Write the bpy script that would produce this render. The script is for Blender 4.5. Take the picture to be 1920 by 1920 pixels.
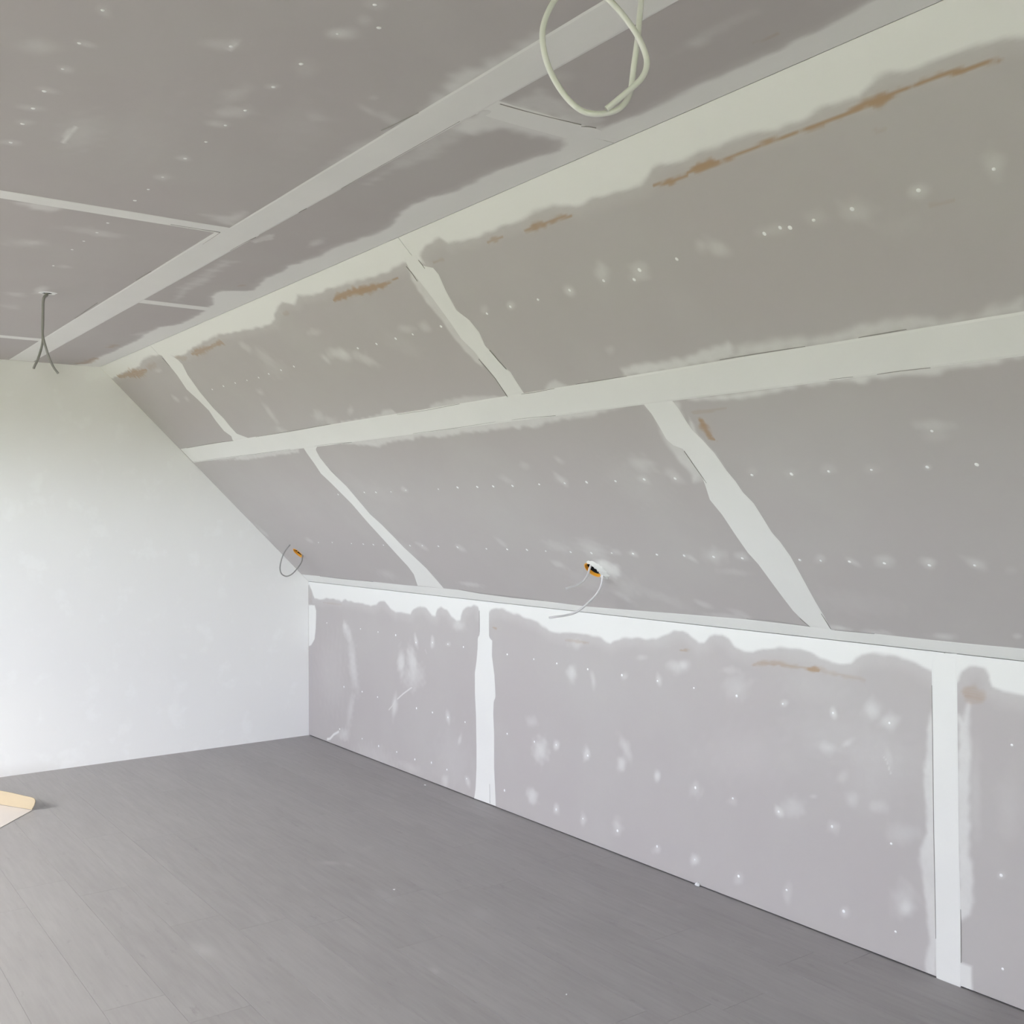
import bpy, bmesh, math, random
import numpy as np
from mathutils import Vector, Matrix

for o in list(bpy.data.objects):
    bpy.data.objects.remove(o)
SC = bpy.context.scene
COL = SC.collection

# ------------------------------------------------------------------ room measures (metres)
# right knee wall is x = 0 (room at x < 0), far gable wall is y = 0 (room at y < 0), floor z = 0
K = 1.058          # height of the knee wall
S = 1.3746          # horizontal run of the sloped ceiling
H = 2.4224          # height of the flat ceiling
L = 8.6          # room length
W = 6.2          # room width
SL = math.hypot(S, H - K)
CA, SA = S / SL, (H - K) / SL

# ------------------------------------------------------------------ camera
cam = bpy.data.cameras.new('camera')
cam.lens = 36.7555
cam.sensor_width = 36.0
cam.sensor_fit = 'HORIZONTAL'
cam.clip_start = 0.05
cam_o = bpy.data.objects.new('camera', cam)
COL.objects.link(cam_o)
_r, _u, _f = Vector([0.80846, -0.588538, -0.003806]), Vector([0.000666, -0.005552, 0.999984]), Vector([0.58855, 0.80845, 0.004096])
cam_o.matrix_world = Matrix(((_r.x, _u.x, -_f.x, 0), (_r.y, _u.y, -_f.y, 0), (_r.z, _u.z, -_f.z, 0), (0, 0, 0, 1)))
cam_o.location = (-3.1021, -6.646, 1.5)
SC.camera = cam_o

# ------------------------------------------------------------------ world: overcast sky over green countryside
world = bpy.data.worlds.new('overcast_sky')
SC.world = world
world.use_nodes = True
wt = world.node_tree
wt.nodes.clear()
w_out = wt.nodes.new('ShaderNodeOutputWorld')
w_bg = wt.nodes.new('ShaderNodeBackground')
w_tc = wt.nodes.new('ShaderNodeTexCoord')
w_sep = wt.nodes.new('ShaderNodeSeparateXYZ')
w_map = wt.nodes.new('ShaderNodeMapRange')
w_map.inputs['From Min'].default_value = -1.0
w_map.inputs['From Max'].default_value = 1.0
w_ramp = wt.nodes.new('ShaderNodeValToRGB')
wt.links.new(w_tc.outputs['Generated'], w_sep.inputs[0])
wt.links.new(w_sep.outputs['Z'], w_map.inputs['Value'])
wt.links.new(w_map.outputs[0], w_ramp.inputs['Fac'])
wt.links.new(w_ramp.outputs['Color'], w_bg.inputs['Color'])
wt.links.new(w_bg.outputs[0], w_out.inputs[0])
el = w_ramp.color_ramp.elements
# overcast: bright zenith, hazy bright horizon, dark green ground
el[0].position, el[0].color = 0.0, (0.10, 0.15, 0.03, 1)
el[1].position, el[1].color = 1.0, (2.72, 2.70, 2.66, 1)
for p, c in ((0.485, (0.20, 0.28, 0.06, 1)), (0.51, (1.86, 2.08, 2.30, 1)), (0.575, (1.86, 2.02, 2.40, 1)), (0.60, (1.42, 1.48, 1.88, 1)), (0.665, (1.45, 1.50, 1.86, 1)), (0.70, (2.60, 2.56, 2.52, 1))):
    e = el.new(p)
    e.color = c
w_bg.inputs['Strength'].default_value = 40.0

# ------------------------------------------------------------------ daylight: portals in the window openings (they add no light of their own)
# roof windows in the left slope: (distance from far gable, half width, centre along the slope, half height)
ROOF_WINDOWS = ((1.25, 0.42, 1.0, 0.48), (3.8, 0.37, 0.62, 0.45))
GABLE_WINDOW = (-5.0, 0.70, 0.0, 2.15)    # glazed balcony door behind the camera: x0, x1 (from left), z0, z1
def left_point(u, v, h=0.0):             # left slope, mirror image of the right one
    return Vector((-W + v * CA + h * SA, -u, K + v * SA - h * CA))
for (u, hw, v, hh) in ROOF_WINDOWS:
    ld = bpy.data.lights.new('daylight_portal', 'AREA')
    ld.shape = 'RECTANGLE'
    ld.size, ld.size_y = 2 * hh, 2 * hw
    ld.cycles.is_portal = True
    lo = bpy.data.objects.new('daylight_portal', ld)
    COL.objects.link(lo)
    n = Vector((SA, 0, -CA))             # into the room
    t = Vector((CA, 0, SA))
    y = (-n).cross(t)
    lo.matrix_world = Matrix(((t.x, y.x, -n.x, 0), (t.y, y.y, -n.y, 0), (t.z, y.z, -n.z, 0), (0, 0, 0, 1)))
    lo.location = left_point(u, v, -0.2)
ld = bpy.data.lights.new('daylight_portal', 'AREA')
ld.shape = 'RECTANGLE'
ld.size, ld.size_y = GABLE_WINDOW[1], GABLE_WINDOW[3] - GABLE_WINDOW[2]
ld.cycles.is_portal = True
lo = bpy.data.objects.new('daylight_portal', ld)
COL.objects.link(lo)
lo.rotation_euler = (math.radians(90), 0, 0)
lo.location = (GABLE_WINDOW[0] + GABLE_WINDOW[1] / 2, -L - 0.2, (GABLE_WINDOW[2] + GABLE_WINDOW[3]) / 2)
# area light faces local -Z; turn it to look along +Y into the room
lo.rotation_euler = (math.radians(90), 0, 0)

# ------------------------------------------------------------------ colour management
SC.view_settings.view_transform = 'Standard'
SC.view_settings.look = 'None'
SC.view_settings.gamma = 1.0
SC.view_settings.use_curve_mapping = False
SC.view_settings.exposure = 0.0
SC.cycles.max_bounces = 16
SC.cycles.diffuse_bounces = 10
SC.cycles.transparent_max_bounces = 16

# ------------------------------------------------------------------ measured marks, in metres on each surface (u from the far gable, v up the surface / from the right wall)
BANDS = {'knee': [([(-0.035,1.088),(0.015,1.033),(0.099,0.946),(0.206,0.942),(0.278,0.955),(0.358,0.958),(0.435,0.96),(0.496,0.953),(0.557,0.966),(0.646,0.959),(0.775,0.957),(0.894,0.945),(0.969,0.96),(1.017,0.983),(1.076,0.987),(1.128,0.955),(1.205,0.931),(1.268,0.933),(1.38,0.932),(1.416,0.965),(1.488,0.988),(1.558,0.978),(1.615,0.946),(1.655,0.943),(1.672,0.983),(1.717,0.995),(1.772,0.984),(1.82,0.952),(1.868,0.933),(1.906,0.939),(1.932,0.992),(1.984,1.019),(2.035,1.028),(2.08,1.023),(2.09,0.989),(2.179,0.996),(2.198,1.014),(2.246,1.027),(2.294,1.026),(2.336,1.015),(2.427,1.009),(2.494,0.998),(2.602,0.98),(2.644,0.965),(2.686,0.951),(2.768,0.943),(2.848,0.952),(2.964,0.955),(3.02,0.953),(3.075,0.946),(3.129,0.932),(3.2,0.96),(3.286,0.97),(3.419,0.978),(3.483,1.001),(3.53,1.021),(3.576,1.025),(3.606,1.017),(3.636,1.0),(3.666,0.983),(3.695,0.988),(3.724,1.012),(3.753,1.023),(3.795,1.025),(3.823,1.011),(3.859,0.987),(3.905,0.975),(3.95,0.972),(3.997,0.993),(4.073,1.006),(4.171,1.008),(4.219,0.998),(4.277,0.985),(4.311,0.975),(4.345,0.975),(4.389,0.984),(4.411,1.005),(4.433,1.016),(4.486,1.025),(4.568,1.025),(4.608,1.02),(4.647,1.009),(4.686,0.994),(4.701,0.986),(4.788,0.969),(4.806,1.003),(4.83,1.019),(4.851,1.023),(4.877,1.018),(4.895,0.999),(4.906,0.969),(4.937,0.956),(5.003,0.949),(5.093,0.952),(5.183,0.962),(5.273,0.937),(5.363,0.95),(5.453,0.973),(5.543,0.973),(5.633,0.927),(5.723,0.932),(5.813,0.922),(5.903,0.946),(5.993,0.921),(6.083,0.947),(6.173,0.958),(6.263,0.936),(6.353,0.96),(6.443,0.955),(6.533,0.921),(6.623,0.953),(6.713,0.935),(6.803,0.944),(6.893,0.936),(6.983,0.961),(7.073,0.946),(7.163,0.929),(7.253,0.952),(7.343,0.966),(7.433,0.938),(7.523,0.933),(7.613,0.942),(7.703,0.975),(7.793,0.978),(7.883,0.96),(7.973,0.973),(8.063,0.97),(8.153,0.942),(8.243,0.925),(8.333,0.958),(8.423,0.953),(8.513,0.941),(8.6,0.933),(8.6,1.088)],1.0,0.01),([(0.006,0.896),(0.098,0.899),(0.123,0.864),(0.114,0.737),(0.097,0.67),(0.046,0.625),(0.004,0.61)],0.95,0.004),([(4.698,0.867),(4.681,0.795),(4.678,0.673),(4.667,0.671),(4.67,0.602),(4.677,0.534),(4.679,0.465),(4.653,0.406),(4.647,0.369),(4.659,0.32),(4.672,0.237),(4.681,0.152),(4.69,0.121),(4.672,0.054),(4.667,0.017),(4.674,0.001),(4.712,-0.003),(4.717,0.87)],0.55,0.01),([(4.789,0.864),(4.807,0.85),(4.826,0.903),(4.832,0.703),(4.827,0.534),(4.826,0.425),(4.835,0.368),(4.836,0.285),(4.825,0.24),(4.798,0.21),(4.785,0.206)],0.6,0.012),([(4.785,0.08),(4.803,0.08),(4.831,0.079),(4.834,-0.003),(4.784,0.002)],0.8,0.006)],'slope': [([(-0.089,1.967),(-0.039,1.926),(-0.018,1.841),(0.189,1.845),(0.316,1.851),(0.469,1.849),(0.601,1.852),(0.706,1.875),(0.802,1.883),(0.93,1.877),(0.99,1.863),(1.177,1.829),(1.287,1.822),(1.432,1.833),(1.65,1.846),(1.844,1.854),(1.984,1.838),(2.098,1.829),(2.234,1.819),(2.34,1.811),(2.402,1.813),(2.486,1.844),(2.577,1.876),(2.622,1.88),(2.687,1.855),(2.736,1.867),(2.774,1.878),(2.854,1.866),(2.934,1.856),(2.986,1.865),(3.038,1.864),(3.113,1.854),(3.194,1.851),(3.309,1.844),(3.422,1.841),(3.521,1.845),(3.565,1.845),(3.673,1.825),(3.682,1.849),(3.7,1.862),(3.749,1.875),(3.805,1.882),(3.835,1.88),(3.857,1.857),(3.937,1.847),(4.03,1.838),(4.104,1.841),(4.183,1.839),(4.235,1.839),(4.265,1.844),(4.341,1.846),(4.386,1.842),(4.458,1.819),(4.504,1.819),(4.55,1.822),(4.61,1.818),(4.666,1.812),(4.709,1.815),(4.745,1.825),(4.774,1.838),(4.805,1.843),(4.838,1.837),(4.87,1.832),(4.898,1.835),(4.926,1.838),(4.957,1.835),(4.988,1.831),(5.038,1.833),(5.083,1.831),(5.126,1.826),(5.151,1.82),(5.196,1.822),(5.241,1.828),(5.283,1.832),(5.322,1.83),(5.358,1.826),(5.384,1.841),(5.406,1.848),(5.441,1.846),(5.473,1.84),(5.504,1.833),(5.536,1.832),(5.58,1.833),(5.611,1.834),(5.639,1.829),(5.667,1.825),(5.695,1.822),(5.785,1.825),(5.875,1.835),(5.965,1.81),(6.055,1.823),(6.145,1.846),(6.235,1.846),(6.325,1.8),(6.415,1.805),(6.505,1.795),(6.595,1.819),(6.685,1.794),(6.775,1.82),(6.865,1.831),(6.955,1.809),(7.045,1.833),(7.135,1.828),(7.225,1.794),(7.315,1.826),(7.405,1.808),(7.495,1.817),(7.585,1.809),(7.675,1.834),(7.765,1.819),(7.855,1.802),(7.945,1.825),(8.035,1.839),(8.125,1.811),(8.215,1.806),(8.305,1.816),(8.395,1.848),(8.485,1.851),(8.575,1.833),(8.6,1.967)],1.0,0.012),([(2.094,1.131),(2.363,1.093),(2.411,1.083),(2.5,1.102),(2.673,1.107),(2.732,1.099),(2.796,1.116),(2.965,1.095),(3.054,1.102),(3.176,1.106),(3.261,1.098),(3.357,1.103),(3.557,1.097),(3.58,1.087),(3.629,1.098),(3.759,1.111),(3.932,1.11),(3.997,1.123),(4.082,1.129),(4.174,1.149),(3.637,1.147),(2.102,1.138)],0.6,0.012),([(4.455,1.245),(4.202,1.248),(4.213,1.277),(4.268,1.286),(4.478,1.278),(4.553,1.293),(4.593,1.293),(4.637,1.298),(4.673,1.308),(4.678,1.284),(4.668,1.255)],0.62,0.012),([(4.665,1.251),(4.696,1.284),(4.799,1.285),(4.836,1.288),(4.964,1.273),(5.031,1.278),(5.065,1.285),(5.126,1.285),(5.214,1.289),(5.262,1.274),(5.28,1.255),(5.387,1.264),(5.441,1.276),(5.489,1.28),(5.476,1.245),(4.702,1.249)],0.5,0.016),([(4.397,1.13),(4.494,1.114),(4.574,1.108),(4.695,1.113),(4.792,1.12),(4.815,1.128),(4.882,1.123),(4.95,1.125),(4.991,1.11),(5.045,1.122),(5.189,1.111),(5.217,1.112),(5.248,1.119),(5.327,1.117),(5.354,1.119),(5.432,1.129),(5.439,1.148),(4.627,1.128)],0.75,0.012),([(2.202,1.208),(2.269,1.256),(2.472,1.251),(2.639,1.259),(2.711,1.279),(2.763,1.273),(2.777,1.247),(3.012,1.244),(3.104,1.271),(3.204,1.273),(3.322,1.277),(3.497,1.258),(3.55,1.243),(2.79,1.203)],0.45,0.01),([(3.777,1.232),(3.807,1.257),(3.844,1.272),(3.882,1.276),(3.913,1.252),(3.952,1.233),(4.027,1.255),(3.979,1.232),(3.827,1.221)],0.5,0.01),([(0.831,1.102),(0.683,1.111),(0.841,1.152),(1.039,1.13),(1.21,1.142),(1.605,1.129),(1.573,1.108)],0.5,0.01),([(0.202,1.142),(0.4,1.147),(0.996,1.15),(0.786,1.122),(0.514,1.113)],0.35,0.01),([(3.576,1.831),(3.54,1.771),(3.529,1.687),(3.537,1.602),(3.525,1.544),(3.53,1.469),(3.543,1.417),(3.557,1.382),(3.631,1.469),(3.669,1.719),(3.641,1.827)],0.55,0.01),([(4.2,1.134),(4.212,1.085),(4.192,1.008),(4.178,0.938),(4.197,0.844),(4.179,0.784),(4.242,0.806),(4.322,1.023),(4.345,1.121)],0.5,0.014),([(4.358,1.076),(4.338,0.981),(4.356,0.906),(4.355,0.836),(4.318,0.814),(4.314,0.978)],0.6,0.008)],'ceil': [([(-0.004,1.345),(0.046,1.512),(0.097,1.476),(0.446,1.484),(0.639,1.477),(0.859,1.481),(1.074,1.473),(1.292,1.497),(1.419,1.502),(1.56,1.502),(1.639,1.463),(1.716,1.45),(1.817,1.446),(1.996,1.459),(2.135,1.472),(2.225,1.485),(2.386,1.542),(2.431,1.552),(2.516,1.554),(2.535,1.528),(2.563,1.471),(2.6,1.452),(2.745,1.482),(2.846,1.498),(2.927,1.49),(2.981,1.488),(3.058,1.509),(3.121,1.491),(3.213,1.482),(3.284,1.475),(3.378,1.494),(3.446,1.484),(3.621,1.456),(3.702,1.452),(3.796,1.476),(3.881,1.506),(3.97,1.521),(4.055,1.518),(4.112,1.499),(4.179,1.488),(4.264,1.491),(4.318,1.493),(4.415,1.491),(4.462,1.474),(4.511,1.476),(4.59,1.452),(4.655,1.49),(4.691,1.513),(4.754,1.46),(4.803,1.462),(4.881,1.449),(4.972,1.453),(5.028,1.46),(5.091,1.46),(5.151,1.459),(5.21,1.46),(5.275,1.457),(5.344,1.461),(5.417,1.46),(5.47,1.468),(5.519,1.474),(5.609,1.477),(5.699,1.486),(5.789,1.461),(5.879,1.475),(5.969,1.498),(6.059,1.498),(6.149,1.452),(6.239,1.456),(6.329,1.447),(6.419,1.47),(6.509,1.446),(6.599,1.471),(6.689,1.483),(6.779,1.461),(6.869,1.485),(6.959,1.479),(7.049,1.445),(7.139,1.478),(7.229,1.46),(7.319,1.469),(7.409,1.461),(7.499,1.486),(7.589,1.47),(7.679,1.453),(7.769,1.477),(7.859,1.491),(7.949,1.462),(8.039,1.457),(8.129,1.467),(8.219,1.5),(8.309,1.503),(8.399,1.484),(8.489,1.498),(8.579,1.495),(8.6,1.345)],1.0,0.012),([(4.189,1.859),(4.364,1.86),(4.524,1.848),(4.623,1.864),(4.685,1.881),(4.808,1.912),(4.853,1.915),(4.868,1.899),(4.882,1.888),(4.903,1.889),(4.943,1.884),(4.97,1.888),(5.005,1.884),(5.054,1.882),(5.08,1.876),(5.042,1.859),(4.937,1.854),(4.655,1.856)],0.6,0.024),([(4.079,1.867),(4.243,1.886),(4.311,1.891),(4.367,1.876),(4.463,1.863),(4.241,1.855)],0.35,0.024),([(4.603,1.765),(4.562,1.753),(4.556,1.703),(4.613,1.665),(4.638,1.636),(4.631,1.567),(4.656,1.488),(4.751,1.453),(4.766,1.479),(4.755,1.758)],0.75,0.024),([(4.074,1.719),(4.222,1.719),(4.335,1.688),(4.425,1.697),(4.533,1.704),(4.599,1.702),(4.632,1.679),(4.64,1.73),(4.632,1.798),(4.338,1.753)],0.3,0.024),([(4.76,1.725),(4.758,1.648),(4.745,1.527),(4.761,1.475),(4.805,1.499),(4.841,1.637),(4.853,1.721),(4.808,1.724)],0.42,0.024),([(3.358,1.873),(3.246,1.873),(3.068,1.884),(2.912,1.869),(2.741,1.873),(2.472,1.871),(2.496,1.837),(2.868,1.836),(3.309,1.842)],0.45,0.024),([(3.524,1.99),(3.56,1.92),(3.621,1.893),(3.457,1.863),(3.461,1.899)],0.4,0.024),([(3.315,1.752),(3.42,1.74),(3.448,1.724),(3.383,1.702),(3.297,1.73)],0.4,0.006),([(2.202,1.635),(2.491,1.677),(2.557,1.667),(2.621,1.658),(2.819,1.688),(3.018,1.692),(2.996,1.724),(2.473,1.703)],0.35,0.024),([(3.327,2.475),(3.285,2.423),(3.285,2.386),(3.314,2.355),(3.366,2.337),(3.371,2.412)],0.55,0.024)]}
HALO = {'knee': 0.065,'slope': 0.05,'ceil': 0.03}
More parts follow.
